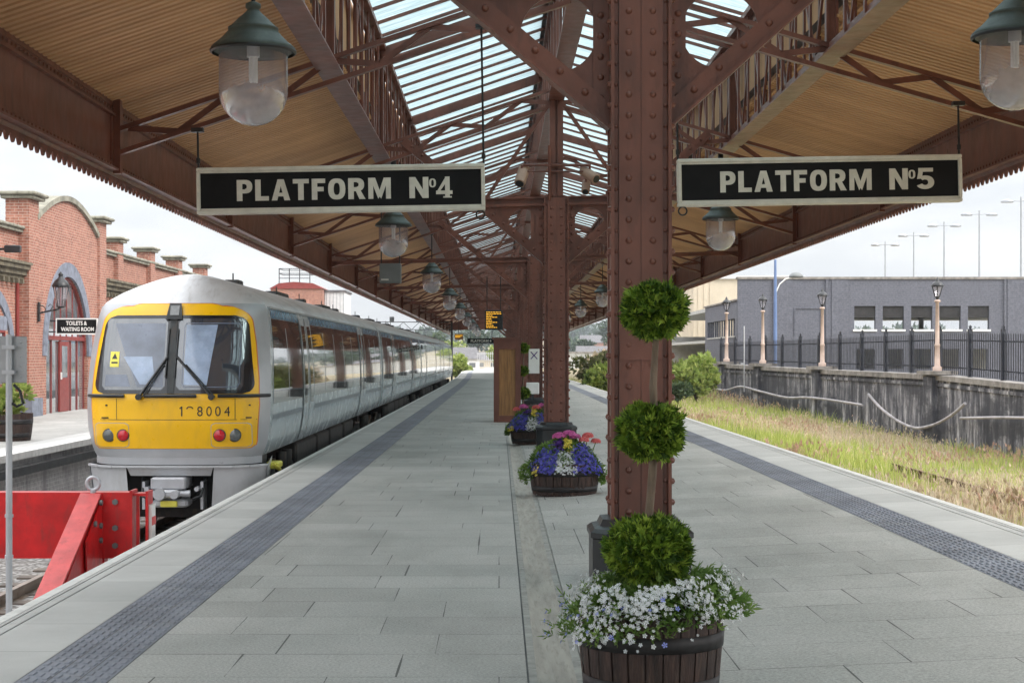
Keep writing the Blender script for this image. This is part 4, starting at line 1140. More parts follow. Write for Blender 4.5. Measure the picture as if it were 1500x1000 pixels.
# ---------------------------------------------------------------- the train
TX, TY = -4.70, 23.5
PROF = [(.15, 1.215), (.22, 1.25), (.32, 1.285), (.45, 1.312), (.62, 1.335), (.85, 1.345), (1.1, 1.347), (1.4, 1.338), (1.7, 1.318), (2.0, 1.285), (2.2, 1.255), (2.33, 1.225), (2.40, 1.18), (2.47, 1.09), (2.55, .97), (2.63, .82), (2.71, .64), (2.78, .45), (2.84, .24), (2.865, .0)]
PV = [p[0] for p in PROF]; PW = [p[1] for p in PROF]
def W(v): return float(np.interp(v, PV, PW))
def rake(v): return float(np.interp(v, [.15, .6, 1.0, 1.5, 2.2, 2.36, 2.45, 2.55, 2.66, 2.77, 2.83, 2.865], [.04, .0, .0, .11, .33, .42, .50, .62, .80, 1.05, 1.30, 1.7]))
def plan(t): a = abs(t); return .10 * a * a + .46 * a ** 7
def nose(u, v, off=0.0):
    w = max(W(v), 1e-3); t = max(-1, min(1, u / w)); return (u, rake(v) + plan(t) - off, v)
def sidefn(y, v, sgn, off=0.0): return (sgn * (W(v) + off), y, v)
LEN = 23.25

def side_panel(name, mat, parent, sgn, y0, y1, v0, v1, off, nv=10, y0fn=None):
    mb = MB(); vs = []; fs = []
    for j in range(nv + 1):
        v = v0 + (v1 - v0) * j / nv
        a = y0fn(v) if y0fn else y0
        vs += [sidefn(a, v, sgn, off), sidefn(y1, v, sgn, off)]
    for j in range(nv):
        q = (2 * j, 2 * j + 1, 2 * j + 3, 2 * j + 2); fs.append(q if sgn > 0 else q[::-1])
    n = len(vs); mb.add(vs, fs, True)
    return mb.build(name, mat, parent)

def coach(label, y, front):
    t = thing('train_coach', label, 'train coach', (TX, y, 0), 0, 'coaches of the silver train')
    nv = len(PV)
    lo = [i for i in range(nv) if PV[i] <= 2.34]; hi = [i for i in range(nv) if PV[i] >= 2.33]
    ys = lambda v: (rake(v) + plan(1.0)) if front else 0.0
    def shell(idx, name, mat):
        mb = MB(); vs = []; fs = []
        for i in idx:
            v, w_ = PV[i], PW[i]
            vs += [(-w_, LEN, v), (-w_, ys(v), v), (w_, ys(v), v), (w_, LEN, v)]
        for j in range(len(idx) - 1):
            a = 4 * j
            fs += [(a + 1, a, a + 4, a + 5), (a + 3, a + 2, a + 6, a + 7)]
        mb.add(vs, fs, True)
        for end in ([0, 1] if not front else [0]):
            k = [(a * 4 + (0 if end == 0 else 1)) for a in range(len(idx))] + [(a * 4 + (3 if end == 0 else 2)) for a in range(len(idx) - 1, -1, -1)]
            mb.add([vs[q] for q in k], [tuple(range(len(k)))])
        return mb.build(name, mat, t)
    body = shell(lo, 'body', 'train_silver'); shell(hi, 'roof', 'train_roof')
    MB().box(-1.09, 1.09, .6 if front else .02, LEN - .02, .10, .148).build('floor', 'underframe', t)
    for s in (-1, 1):
        mb = MB(); mb.box(min(s * 1.19, s * 1.262), max(s * 1.19, s * 1.262), 1.1 if front else .05, LEN - .05, 2.325, 2.352); mb.build('roof_gutter', 'orange_line' if False else 'train_nose_grey', t)
    doors = [(4.55, 6.15), (16.1, 17.7)]
    for s in (1, -1):
        bands = [(.86 if front else .55, 4.50), (6.20, 16.05), (17.75, LEN - .5)]
        for n_, (a, b) in enumerate(bands):
            fn = (lambda v: rake(v) + .86) if (front and n_ == 0) else None
            side_panel('window_band', 'coach_glass', t, s, a, b, .90, 2.17, .006, y0fn=fn)
            side_panel('cantrail_stripe', 'train_blue', t, s, a, b, 2.18, 2.315, .006, 3, y0fn=fn)
            side_panel('waist_stripe', 'train_stripe', t, s, a, b, .66, .74, .006, 3, y0fn=fn)
            if s > 0:
                m = max(1, round((b - a) / 1.95))
                for q in range(1, m):
                    yy = a + (b - a) * q / m; mb = MB()
                    for v in np.linspace(.95, 2.05, 6)[:-1]:
                        p0 = sidefn(yy, v, s, .007); p1 = sidefn(yy, v + .22, s, .007)
                        mb.beam(p0, p1, .03, .006, (1, 0, 0))
                    mb.build('window_pillar', 'train_nose_grey', t)
        for (a, b) in doors:
            mid = (a + b) / 2
            for (p, q) in ((a, mid - .01), (mid + .01, b)):
                d = side_panel('door', 'train_silver', t, s, p, q, .16, 2.27, .014, 14)
                side_panel('door_window', 'coach_glass', d, s, p + .17, q - .17, .80, 2.13, .020, 9)
                side_panel('door_seal', 'train_black', d, s, p - .012, p + .012, .17, 2.26, .017, 12); side_panel('door_seal', 'train_black', d, s, q - .012, q + .012, .17, 2.26, .017, 12)
    if front:
        seam = side_panel('cab_seam', 'train_black', t, 1, 0, 0, .17, 2.30, .004, 14, y0fn=lambda v: rake(v) + .70)
        for i, vv in enumerate(seam.data.vertices):
            if i % 2: vv.co.y = seam.data.vertices[i - 1].co.y + .022
    else:
        for s in (1, -1): side_panel('end_pillar', 'train_silver', t, s, .02, .42, .16, 2.30, .012, 12)
    for s in (1, -1): side_panel('end_pillar', 'train_silver', t, s, LEN - .42, LEN - .02, .16, 2.30, .012, 12)
    # running gear
    mb = MB(); r4 = random.Random(int(y))
    for (a, b, h) in ((1.6, 4.2, .0), (5.2, 8.2, .42), (8.5, 10.6, .55), (10.9, 13.6, .48), (14.0, 16.2, .55), (19.4, 21.8, .0)):
        if h:
            for s in (-1, 1): mb.cbox(min(s * .55, s * 1.16), max(s * .55, s * 1.16), a, b, .10 - h - r4.uniform(.02, .15), .095, .04)
    mb.box(-.5, .5, 1.3, LEN - 1, -.35, .095)
    mb.build('underframe_equipment', 'underframe', t)
    for yc in (3.6, LEN - 3.6):
        for s in (-1, 1):
            mb = MB(); x0, x1 = sorted((s * 1.0, s * 1.10)); mb.prism([(yc - 1.9, -.30), (yc - 1.0, -.12), (yc - .5, -.42), (yc + .5, -.42), (yc + 1.0, -.12), (yc + 1.9, -.30), (yc + 1.9, -.52), (yc + .9, -.62), (yc - .9, -.62), (yc - 1.9, -.52)], x0, x1, 'x')
            for dy in (-1.3, 1.3): mb.tube([(s * .98, yc + dy, -.42), (s * 1.19, yc + dy, -.42)], .13, 12)
            mb.tube([(s * 1.14, yc - .35, -.45), (s * 1.14, yc - .35, .05)], .09, 10); mb.tube([(s * 1.14, yc + .35, -.45), (s * 1.14, yc + .35, .05)], .09, 10)
            b_ = mb.build('bogie_frame', 'underframe', t)
        for dy in (-1.3, 1.3):
            mb = MB()
            for s in (-1, 1): mb.lathe([(0, s * .70), (.36, s * .70), (.42, s * .71), (.42, s * .82), (.34, s * .83), (0, s * .83)], (0, yc + dy, -.575), 24, 'x')
            mb.tube([(-.7, yc + dy, -.575), (.7, yc + dy, -.575)], .08, 10); mb.build('wheelset', 'rail_steel', b_)
    # roof fittings
    for (yy, l) in ((4.2, .5), (9.0, 1.8), (13.5, .4), (17.5, 1.8), (21.0, .5)):
        mb = MB(); mb.cbox(.05, .30, yy, yy + l, 2.80, 2.90, .02); mb.box(.15, .17, yy + l / 2, yy + l / 2 + .03, 2.899, 3.02); mb.build('roof_vent', 'dark_iron', t)
    return t

front = coach('leading silver train coach with bright yellow front and two wipers', TY, True)
for k, lab in enumerate(('second silver train coach with dark window band, behind the leading one', 'third silver train coach counted back from the yellow front', 'last silver train coach farthest along the platform')):
    yk = TY + (LEN + .45) * (k + 1)
    if k == 0: c2 = coach(lab, yk, False)
    else: dup(c2, (TX, yk, 0), lab)
    g = thing('gangway_bellows', 'black folded gangway between the %s coaches' % ('leading and second', 'second and third', 'third and last')[k], 'gangway', (TX, yk - .45, 0), 0, 'gangways between the coaches')
    mb = MB()
    for q in range(5): mb.cbox(-1.0, 1.0, .01 + q * .088, .078 + q * .088, .1, 2.4, .02)
    mb.build('bellows', 'train_black', g)

# nose shell and the panels on it
nv = 46
vl = [.15 + (2.81 - .15) * j / nv for j in range(nv + 1)]
ts = [-1, -.985, -.96, -.92, -.86, -.78, -.68, -.55, -.4, -.2, 0, .2, .4, .55, .68, .78, .86, .92, .96, .985, 1]
def nose_patch(name, mat, v0, v1, half, off, nv=24, parent=front, tsx=ts, cx=0.0):
    mb = MB(); vs = []; fs = []; n = len(tsx)
    for j in range(nv + 1):
        v = v0 + (v1 - v0) * j / nv; h = half(v)
        lo, hi_ = h if isinstance(h, tuple) else (-h, h)
        for tt in tsx: vs.append(nose((lo + hi_) / 2 + tt * (hi_ - lo) / 2, v, off))
    for j in range(nv):
        for i in range(n - 1): fs.append((j * n + i, j * n + i + 1, (j + 1) * n + i + 1, (j + 1) * n + i))
    mb.add(vs, fs, True); return mb.build(name, mat, parent)
nose_patch('nose_shell', 'train_nose_grey', .15, 2.38, lambda v: W(v), 0, 40)
nose_patch('nose_apron', 'train_nose_grey', .045, .1495, lambda v: W(.15), 0, 3)
nose_patch('nose_dome', 'train_roof', 2.381, 2.865, lambda v: W(v), 0, 34)
def rr_half(v, v0, v1, rad, h0, h1):
    h = h0 + (h1 - h0) * (v - v0) / (v1 - v0)
    for e in (v - v0, v1 - v):
        if e < rad: h -= rad - math.sqrt(max(0, rad * rad - (rad - e) ** 2))
    return h
def yel(v):
    h = float(np.interp(v, [.28, .9, 1.3, 1.8, 2.1, 2.37], [1.17, 1.215, 1.20, 1.145, 1.09, 1.03]))
    if v < .36: h -= .08 - math.sqrt(max(0, .0064 - (.36 - v) ** 2))
    if v > 2.12: h *= math.sqrt(max(0, 1 - ((v - 2.12) / .255) ** 2)) ** .45
    return h
nose_patch('orange_rim', 'orange_line', .275, 2.378, lambda v: yel(min(2.37, max(.28, v))) + .012, .003, 44)
nose_patch('yellow_panel', 'train_yellow', .28, 2.37, yel, .006, 44)
win = lambda v: rr_half(v, 1.065, 2.20, .17, 1.175, 1.035)
nose_patch('windscreen_surround', 'train_black', 1.065, 2.20, win, .012, 36)
def pane(name, mat, u0, u1, v0, v1, off, parent=front, rad=.05):
    return nose_patch(name, mat, v0, v1, lambda v: ((lambda d: (u0 + d, u1 - d))(rad - math.sqrt(max(0, rad * rad - max(0, rad - min(v - v0, v1 - v)) ** 2)))), off, 18, parent)
wl = pane('windscreen', 'cab_glass', -1.03, -.10, 1.12, 2.15, .016); wr = pane('windscreen', 'cab_glass', .06, 1.01, 1.12, 2.15, .016)
pane('pane_edge', 'cab_trim', .14, .96, 1.155, 2.09, .019, wr, .03); pane('driver_area', 'cab_glass', .155, .945, 1.17, 2.075, .022, wr, .03)
# blind and cab fittings, with pane reflections put into their colours
def quad_on_nose(name, mat, pts, off, parent):
    mb = MB()
    (a, b, c, d) = pts; n = 8; vs = []
    for j in range(n + 1):
        for i in range(n + 1):
            s_, t_ = i / n, j / n
            u = (a[0] * (1 - s_) + b[0] * s_) * (1 - t_) + (d[0] * (1 - s_) + c[0] * s_) * t_; v = (a[1] * (1 - s_) + b[1] * s_) * (1 - t_) + (d[1] * (1 - s_) + c[1] * s_) * t_
            vs.append(nose(u, v, off))
    mb.add(vs, [(j * (n + 1) + i, j * (n + 1) + i + 1, (j + 1) * (n + 1) + i + 1, (j + 1) * (n + 1) + i) for j in range(n) for i in range(n)], True)
    return mb.build(name, mat, parent)
quad_on_nose('pane_patch', 'pane_pale', [(.17, 1.19), (.50, 1.19), (.62, 2.06), (.17, 2.06)], .0235, wr)
quad_on_nose('cab_reflection', 'cab_trim', [(-.50, 1.16), (-.13, 1.16), (-.13, 2.08), (-.88, 2.08)], .0185, wl)
quad_on_nose('pane_patch', 'pane_pale', [(-.46, 1.20), (-.24, 1.20), (-.30, 1.60), (-.72, 1.60)], .0200, wl)
quad_on_nose('cab_trim', 'cab_trim', [(-.99, 1.17), (-.60, 1.17), (-.66, 1.34), (-.98, 1.34)], .0195, wl)
quad_on_nose('warning_sticker', 'sticker_yellow', [(-.92, 1.45), (-.785, 1.45), (-.785, 1.67), (-.92, 1.67)], .0210, wl)
mb = MB(); yb = nose(-.85, 1.6, .024)[1]
mb.add([nose(-.895, 1.565, .0235), nose(-.81, 1.565, .0235), nose(-.8525, 1.65, .0235)], [(0, 1, 2)]); mb.add([nose(-.90, 1.50, .0235), nose(-.805, 1.50, .0235), nose(-.805, 1.525, .0235), nose(-.90, 1.525, .0235)], [(0, 1, 2, 3)])
mb.build('sticker_symbol', 'black_paint', front)
nose_patch('centre_pillar', 'dark_iron', 1.07, 2.18, lambda v: (-.065, .035), .026, 10)
nose_patch('headlamp', 'dark_iron', 2.14, 2.375, lambda v: (-.13 + (v - 2.14) * .14, .11 - (v - 2.14) * .14), .05, 6); nose_patch('headlamp_lens', 'lens_grey', 2.20, 2.34, lambda v: (-.075, .055), .058, 6)
# handrail bars under the windows
mb = MB()
for (a, b) in ((-1.27, -.68), (-.39, .36), (.66, 1.34)):
    pts = [Vector(nose(max(-W(1.035), min(W(1.035), a + (b - a) * i / 8)), 1.035, .035)) for i in range(9)]; mb.tube(pts, .026, 8)
mb.build('hand_bars', 'black_paint', front)
# wipers
for (p, q, r_) in (((-.46, 1.02), (-.07, 1.60), -.07), ((.58, 1.02), (.06, 1.60), .02)):
    mb = MB(); A = Vector(nose(p[0], p[1], .07)); B = Vector(nose(q[0], q[1], .05)); mb.tube([A, B], .020, 8); mb.tube([A + Vector((.05, 0, .0)), A.lerp(B, .8) + Vector((.035, 0, -.0))], .010, 6)
    mb.tube([A + Vector((0, .06, 0)), A + Vector((0, -.03, 0))], .045, 12)
    mb.tube([Vector(nose(q[0] - .02 + r_ * .0, 1.30, .055)), Vector(nose(q[0] + .0, 2.0, .040))], .013, 6)
    mb.build('wiper', 'train_black', front)
# running number: the second figure has mostly peeled away
def num(mb, ch, u0, u1, v0, v1):
    vs, fs = text_geo(ch, -.004); ax = [v[0] for v in vs]; az = [v[1] for v in vs]
    out = [nose(u0 + (v[0] - min(ax)) / (max(ax) - min(ax)) * (u1 - u0), v0 + (v[1] - min(az)) / (max(az) - min(az)) * (v1 - v0), .010) for v in vs]
    mb.add(out, fs)
mb = MB()
for ch, u in zip('8004', (.37, .50, .625, .755)): num(mb, ch, u, u + .078, .745, .885)
mb.beam(nose(.15, .745, .010), nose(.15, .885, .010), .017, .004, (0, 1, 0)); mb.beam(nose(.15, .88, .010), nose(.12, .852, .010), .014, .004, (0, 1, 0))
arc = [(.265 + .045 * math.cos(a), .84 + .04 * math.sin(a)) for a in np.linspace(.25, 3.0, 10)]
mb.tube([nose(a, b, .010) for a, b in arc], .008, 5); mb.build('running_number', 'train_black', front)
# lamp clusters
for (u0, u1, lamps) in ((-1.14, -.62, ((-.91, 'lens_grey', .085), (-.70, 'lens_red', .078))), (.57, 1.12, ((.685, 'lens_red', .08), (.895, 'lens_grey', .085)))):
    rim = pane('lamp_cluster_edge', 'train_nose_grey', u0 - .008, u1 + .008, .292, .648, .0085, front, .06)
    pane('lamp_cluster', 'train_yellow', u0, u1, .30, .64, .011, rim, .06)
    for (u, m_, r_) in lamps:
        mb = MB(); y0 = nose(u, .47)[1]; mb.lathe([(r_ + .012, -.012), (r_ + .012, -.022), (r_, -.026)], (u, y0, .47), 24, 'y'); o = mb.build('lamp_bezel', 'dark_iron', front)
        mb = MB(); mb.lathe([(r_, -.020), (r_ * .7, -.034), (0, -.040)], (u, y0, .47), 24, 'y'); mb.build('tail_lamp' if 'red' in m_ else 'head_lamp', m_, front)
# small hatch lines on the yellow
mb = MB()
for (u0, u1, v0, v1) in ((-1.18, 1.19, .690, .697), (-.80, -.793, .69, 1.0), (.90, .907, .69, 1.0)):
    n = 16; vs = []
    for i in range(n + 1):
        u = u0 + (u1 - u0) * i / n; vs += [nose(u, v0, .0095), nose(u, v1, .0095)]
    mb.add(vs, [(2 * i, 2 * i + 2, 2 * i + 3, 2 * i + 1) for i in range(n)])
for u in (-.97, 1.08):
    a = Vector(nose(u, .72, .02)); mb.beam(a + Vector((-.05, 0, 0)), a + Vector((.05, 0, 0)), .02, .018); a = Vector(nose(u + .02, .90, .015)); mb.beam(a + Vector((-.012, 0, 0)), a + Vector((.012, 0, 0)), .02, .02)
mb.build('hatch_lines', 'underframe', front)
# skirt, coupler
def skirt(u0, u1, v0, v1, curve):
    mb = MB(); n = 10; vs = []
    for j in range(5):
        v = v1 + (v0 - v1) * j / 4
        for i in range(n + 1):
            u = u0 + (u1 - u0) * i / n; tt = min(1, abs(u) / 1.34); vs.append((u * (1 - .02 * j), .03 + plan(tt) * 1.1 + .012 * j, v))
    mb.add(vs, [(j * (n + 1) + i, (j + 1) * (n + 1) + i, (j + 1) * (n + 1) + i + 1, j * (n + 1) + i + 1) for j in range(4) for i in range(n)], True)
    return mb
skirt(-1.31, -.665, -.74, .02, 0).build('skirt', 'skirt_grey', front); skirt(.60, 1.31, -.74, .02, 0).build('skirt', 'skirt_grey', front)
skirt(-.66, .595, -.115, .02, 0).build('skirt_bridge', 'skirt_grey', front)
mb = MB(); n = 12
for i in range(n):
    u0, u1 = -1.30 + 2.60 * i / n, -1.30 + 2.60 * (i + 1) / n
    mb.beam((u0, .01 + plan(min(1, abs(u0) / 1.34)) * 1.1, .02), (u1, .01 + plan(min(1, abs(u1) / 1.34)) * 1.1, .02), .05, .03)
mb.build('skirt_lip', 'skirt_grey', front)
for s in (-1, 1):
    mb = MB(); x0, x1 = sorted((s * 1.30, s * 1.31)); vs = [(s * 1.312, .52, .04), (s * 1.22, .56, -.74), (s * 1.24, 1.5, .10), (s * 1.18, 1.3, -.74)]
    mb.add(vs, [(0, 1, 3, 2)]); mb.build('skirt_return', 'skirt_grey', front)
MB().box(-.70, .64, .45, .55, -.62, .0).build('coupler_recess', 'dark_interior', front)
MB().box(-1.2, 1.2, .56, 1.2, -.75, .14).build('headstock', 'underframe', front)
mb = MB(); mb.cbox(-.28, .22, -.10, .45, -.30, -.13, .02); mb.cbox(-.20, .14, -.16, .42, -.42, -.301, .03); mb.tube([(-.34, -.05, -.36), (.28, -.05, -.36)], .05, 10); mb.tube([(-.14, -.20, -.36), (-.14, .3, -.36)], .085, 14); mb.tube([(.07, -.18, -.37), (.07, .3, -.37)], .06, 12)
mb.cbox(-.26, .24, -.06, .35, -.56, -.44, .03)
for s in (-1, 1): mb.tube([(s * .36, .0, -.3), (s * .36, .35, -.3)], .035, 8); mb.box(s * .42 - .02, s * .42 + .02, .1, .4, -.60, -.2)
mb.build('coupler', 'zinc', front)
MB().cbox(-.14, .10, -.10, -.062, -.55, -.46, .01).build('coupler_plate', 'sticker_yellow', front)
mb = MB()
for k in range(4): mb.tube([(-.46 + .3 * k, .25, -.15), (-.42 + .28 * k, .02, -.4), (-.3 + .2 * k, .0, -.45)], .022, 8)
mb.build('hoses', 'black_paint', front)
mb = MB(); mb.box(.70, 1.28, .42, .47, -.90, -.60); mb.box(-1.28, -.70, .42, .47, -.9, -.60); mb.build('lifeguard', 'underframe', front)
mb = MB(); mb.tube([(1.30, 1.15, -.02), (1.36, 1.35, -.10), (1.34, 1.6, -.12)], .03, 8); mb.cbox(1.15, 1.36, 1.3, 1.8, -.10, .0, .02); mb.build('step', 'sticker_yellow', front)

# ---------------------------------------------------------------- buffer stop
bs = thing('buffer_stop', 'bright red steel buffer stop beam with raking struts in front of the train', 'buffer stop', (-4.70, 15.8, 0))
mb = MB(); mb.box(-1.45, 1.14, 0, .03, -.345, .29); mb.box(-1.45, 1.14, .0305, .20, .265, .29); mb.box(-1.45, 1.14, .0305, .20, -.345, -.32)
mb.box(-1.449, 1.139, -.002, -.0005, -.035, -.022); mb.build('beam', 'buffer_red', bs)
mb = MB(); mb.box(1.1405, 1.165, -.02, .22, -.37, .31); mb.box(1.1655, 1.29, .02, .20, .255, .28); mb.box(1.1655, 1.29, .02, .20, -.30, -.275); mb.box(1.2905, 1.315, .0, .22, -.36, .30); mb.box(1.19, 1.22, .05, .08, -.274, .254)
mb.build('end_plate', 'buffer_red', bs)
MB().box(1.316, 1.345, .03, .20, -.19, .17).build('pad', 'white_enamel', bs)
mb = MB(); mb.box(1.346, 1.35, .031, .199, -.03, .05); mb.build('pad_stripe', 'buffer_red', bs)
for x in (.80, -.95):
    mb = MB(); top = Vector((x - .03, -.02, .275)); foot = Vector((x - .10, -2.55, -1.12))
    d = (foot - top).normalized(); nrm = Vector((0, d.z, -d.y)); nrm = nrm if nrm.z > 0 else -nrm
    mb.beam(top, foot, .20, .025, nrm); s_ = mb.build('strut', 'buffer_pink', bs)
    mb = MB(); mb.prism([(-.003, .255), (-2.50, -1.13), (-2.1, -1.13), (-.003, -.55)], x + .02, x + .045, 'x'); mb.prism([(-.003, .24), (-.003, -.80), (-.55, -.62), (-.62, -.12)], x + .062, x + .075, 'x'); mb.build('gusset', 'buffer_red', bs)
    mb = MB()
    for (yy, zz) in ((-.10, .20), (-.10, -.02), (-.10, -.16), (-.32, .02)): mb.tube([(x + .076, yy, zz), (x + .10, yy, zz)], .028, 6)
    for (xx, zz) in ((x + .20, .20), (x + .20, -.05), (x + .20, -.22)): mb.tube([(xx, -.001, zz), (xx, -.025, zz)], .03, 6)
    mb.build('bolts', 'box_grey', bs)
    mb = MB(); mb.tube([(x - .02 + .062 * math.cos(a), .02, .375 + .062 * math.sin(a)) for a in [2 * PI * i / 18 for i in range(19)]], .017, 8); mb.tube([(x - .02, .02, .28), (x - .02, .02, .315)], .03, 8); mb.build('lifting_eye', 'zinc', bs)
mb = MB(); mb.tube([(-.45, -.001, .06), (-.45, -.02, .06)], .035, 12); mb.build('bolts', 'box_grey', bs)
for x in (-.95, .80): MB().box(x - .08, x + .08, .06, .20, -1.13, -.346).build('post', 'buffer_red', bs)

# grey sign seen from behind on a post at the platform edge
sp_ = thing('sign_post', 'grey back of a sign on a thin galvanised post at the platform edge', 'sign post', (-3.14, 10.5, 0))
mb = MB().tube([(0, 0, -1.15), (0, 0, 1.74)], .021, 12); mb.build('post', 'zinc', sp_)
mb = MB(); mb.cbox(-.42, .105, .024, .036, 1.43, 1.73, .004); mb.build('sign_back', 'grey_metal', sp_)
mb = MB()
for z in (1.66, 1.50): mb.box(-.04, .04, -.024, .0235, z - .012, z + .012)
for z in (.92, .50): mb.tube([(0, 0, z * .62), (0, 0, z * .62 + .02)], .028, 10)
for (x, z) in ((.07, 1.69), (.07, 1.60), (.07, 1.54), (.07, 1.47), (-.08, 1.69), (-.08, 1.47)): mb.rivet((x, .0235, z), (0, -1, 0), .008)
mb.build('clips', 'zinc', sp_)
mb = MB(); mb.tube([(.03, 0, 1.42), (.07, 0, 1.38), (.09, 0, 1.30), (.05, 0, 1.28), (.02, 0, 1.30)], .010, 6); mb.build('hook', 'black_paint', sp_)
# ---------------------------------------------------------------- brick station building on the left
BX = -12.5
sb = thing('station_building', 'red brick station building with curved gable, arched windows and stone copings', 'building', (BX, 0, 0))
YA, YB = 43.6, 50.9      # gable bay
YC = 47.15               # arch centre
SPR, RI = 1.62, 2.28
def arch_wall(mb, y0, y1, z0, ztop, yc, spr, r, x0, x1, jamb0=None):
    """wall y0..y1 with a round headed opening cut to the ground"""
    n = 20
    mb.box(x0, x1, y0, yc - r, z0, ztop); mb.box(x0, x1, yc + r, y1, z0, ztop)
    for i in range(n):
        a0, a1 = PI - PI * i / n, PI - PI * (i + 1) / n
        p0, p1 = (yc + r * math.cos(a0), spr + r * math.sin(a0)), (yc + r * math.cos(a1), spr + r * math.sin(a1))
        mb.prism([(p0[0], p0[1]), (p1[0], p1[1]), (p1[0], ztop), (p0[0], ztop)], x0, x1, 'x')
mb = MB(); arch_wall(mb, 43.9, 50.6, 0.0, 4.98, YC, SPR, RI, -.5, .10)
pts = [(43.9, 4.981), (50.6, 4.981), (50.6, 5.22)] + [(YC + 1.9 + .55 - .3 * i, 5.22 + .06 * math.sin(i)) for i in range(0)] 
arc = []
for i in range(17):
    t = -1 + 2 * i / 16; arc.append((YC - 3.35 * t, 5.25 + .80 * math.cos(t * PI / 2) ** 0.9 if abs(t) < .999 else 5.25))
mb.prism([(43.9, 4.981), (50.6, 4.981)] + arc, -.35, .10, 'x'); mb.build('gable_wall', 'red_brick', sb)
mb = MB()
for i in range(16):
    (a, b), (c, d) = arc[i], arc[i + 1]; mb.beam((-.12, a, b + .07), (-.12, c, d + .07), .62, .15, (0, 0, 1))
mb.build('gable_coping', 'stone_coping', sb)
for (a, b, top) in ((YA - .62, 43.895, 5.74), (50.605, YB + .55, 5.74)):
    mb = MB(); mb.box(-.45, .17, a, b, .5, top); mb.build('gable_pier', 'red_brick', sb)
    mb = MB(); mb.box(-.50, .27, a - .05, b + .05, 0, .499); mb.build('pier_plinth', 'blue_brick', sb)
    mb = MB(); mb.cbox(-.55, .32, a - .12, b + .12, top + .001, top + .09, .02); mb.cbox(-.63, .40, a - .20, b + .20, top + .0905, top + .19, .03); mb.build('pier_cap', 'stone_coping', sb)
# arch ring in blue brick
mb = MB(); n = 26
for i in range(n):
    a0, a1 = PI - PI * i / n, PI - PI * (i + 1) / n - .006; r0, r1 = RI - .01, RI + .40
    q = [(YC + r * math.cos(a), SPR + r * math.sin(a)) for r, a in ((r0, a0), (r0, a1), (r1, a1), (r1, a0))]; mb.prism(q, .06, .135, 'x')
mb.build('arch_ring', 'blue_brick', sb)
# glazed screen in the arch, with the door
mb = MB(); n = 28
mb.prism([(YC + (RI - .01) * math.cos(PI * i / n), SPR + (RI - .01) * math.sin(PI * i / n)) for i in range(n + 1)], -.06, -.04, 'x'); mb.box(-.06, -.04, YC - RI + .01, YC + RI - .01, .02, SPR - .001); sc_ = mb.build('window', 'arch_glass', sb)
mb = MB()
for k in range(1, 7):
    y = YC - RI + 2 * RI * k / 7; h = SPR + math.sqrt(max(0, RI * RI - (y - YC) ** 2)) - .02
    mb.box(-.039, -.02, y - .02, y + .02, 2.18, h)
for k in (0, 1.4, 2.95, 4.65, 5.8, 7): 
    y = YC - RI + .06 + (2 * RI - .12) * k / 7; mb.box(-.039, -.01, y - .028, y + .028, 0, 2.06)
mb.box(-.039, .03, YC - RI + .01, YC + RI - .01, 2.061, 2.18)
n = 24
for i in range(n):
    a0, a1 = PI * i / n, PI * (i + 1) / n; mb.beam((-.01, YC + (RI - .05) * math.cos(a0), SPR + (RI - .05) * math.sin(a0)), (-.01, YC + (RI - .05) * math.cos(a1), SPR + (RI - .05) * math.sin(a1)), .06, .09, (1, 0, 0))
mb.build('frame', 'door_red', sc_)
dy = YC - RI + 4.6 * .42
mb = MB(); mb.box(-.03, .025, 46.55, 47.55, .03, 2.03); dr = mb.build('door', 'door_red', sb)
mb = MB(); mb.box(.0255, .03, 46.75, 47.35, 1.0, 1.9); mb.build('door_pane', 'house_glass', dr)
mb = MB(); mb.box(.0255, .06, 46.60, 46.66, .95, 1.15); mb.build('door_handle', 'white_enamel', dr)
# wings either side: recessed arched bays
def wing(y0, y1, bays):
    mb = MB(); mb.box(-.45, -.10, y0, y1, 0, 4.85); mb.build('wall', 'red_brick', sb)
    mb = MB(); mb.box(-.52, .02, y0, y1, 4.851, 4.93); mb.cbox(-.58, .08, y0, y1, 4.931, 5.01, .02); mb.build('parapet_coping', 'stone_coping', sb)
    mb = MB()
    for (x1, a, b) in ((.04, 3.62, 3.72), (.12, 3.7205, 3.86), (.22, 3.8605, 3.98), (.28, 3.9805, 4.05)): mb.box(-.099, x1, y0, y1, a, b)
    k = y0 + .2
    while k < y1 - .2: mb.box(-.099, .10, k, k + .12, 3.5, 3.6195); k += .42
    mb.build('cornice', 'cornice_stone', sb)
    for yc in bays:
        r = 1.55; n = 18; mb = MB()
        for i in range(n):
            a0, a1 = PI - PI * i / n, PI - PI * (i + 1) / n - .008
            mb.prism([(yc + q * math.cos(a), 1.55 + q * .95 * math.sin(a)) for q, a in ((r, a0), (r, a1), (r + .33, a1), (r + .33, a0))], -.095, -.03, 'x')
        mb.build('arch_ring', 'blue_brick', sb)
        mb = MB(); mb.prism([(yc + (r - .003) * math.cos(PI * i / n), 1.55 + (r - .003) * .95 * math.sin(PI * i / n)) for i in range(n + 1)], -.098, -.08, 'x'); mb.build('arch_infill', 'red_brick', sb)
        mb = MB(); mb.box(-.097, -.06, yc - .95, yc + .95, .9, 2.2); f_ = mb.build('window', 'house_glass', sb)
        mb = MB()
        for q in (-.95, -.32, .32, .92): mb.box(-.0595, -.02, yc + q, yc + q + .05, .9, 2.2)
        mb.box(-.0595, -.02, yc - .95, yc + .97, 2.201, 2.26); mb.box(-.0595, -.0, yc - 1.05, yc + 1.05, .82, .899); mb.build('frame', 'door_red', f_)
        mb = MB(); mb.box(-.079, -.03, yc - 1.15, yc + 1.15, 2.262, 2.62); mb.build('lintel', 'blue_brick', sb)
wing(24, YA - .63, (28.5, 33.5, 40.6)); wing(YB + .56, 70.2, (54.2, 59.2, 64.4))
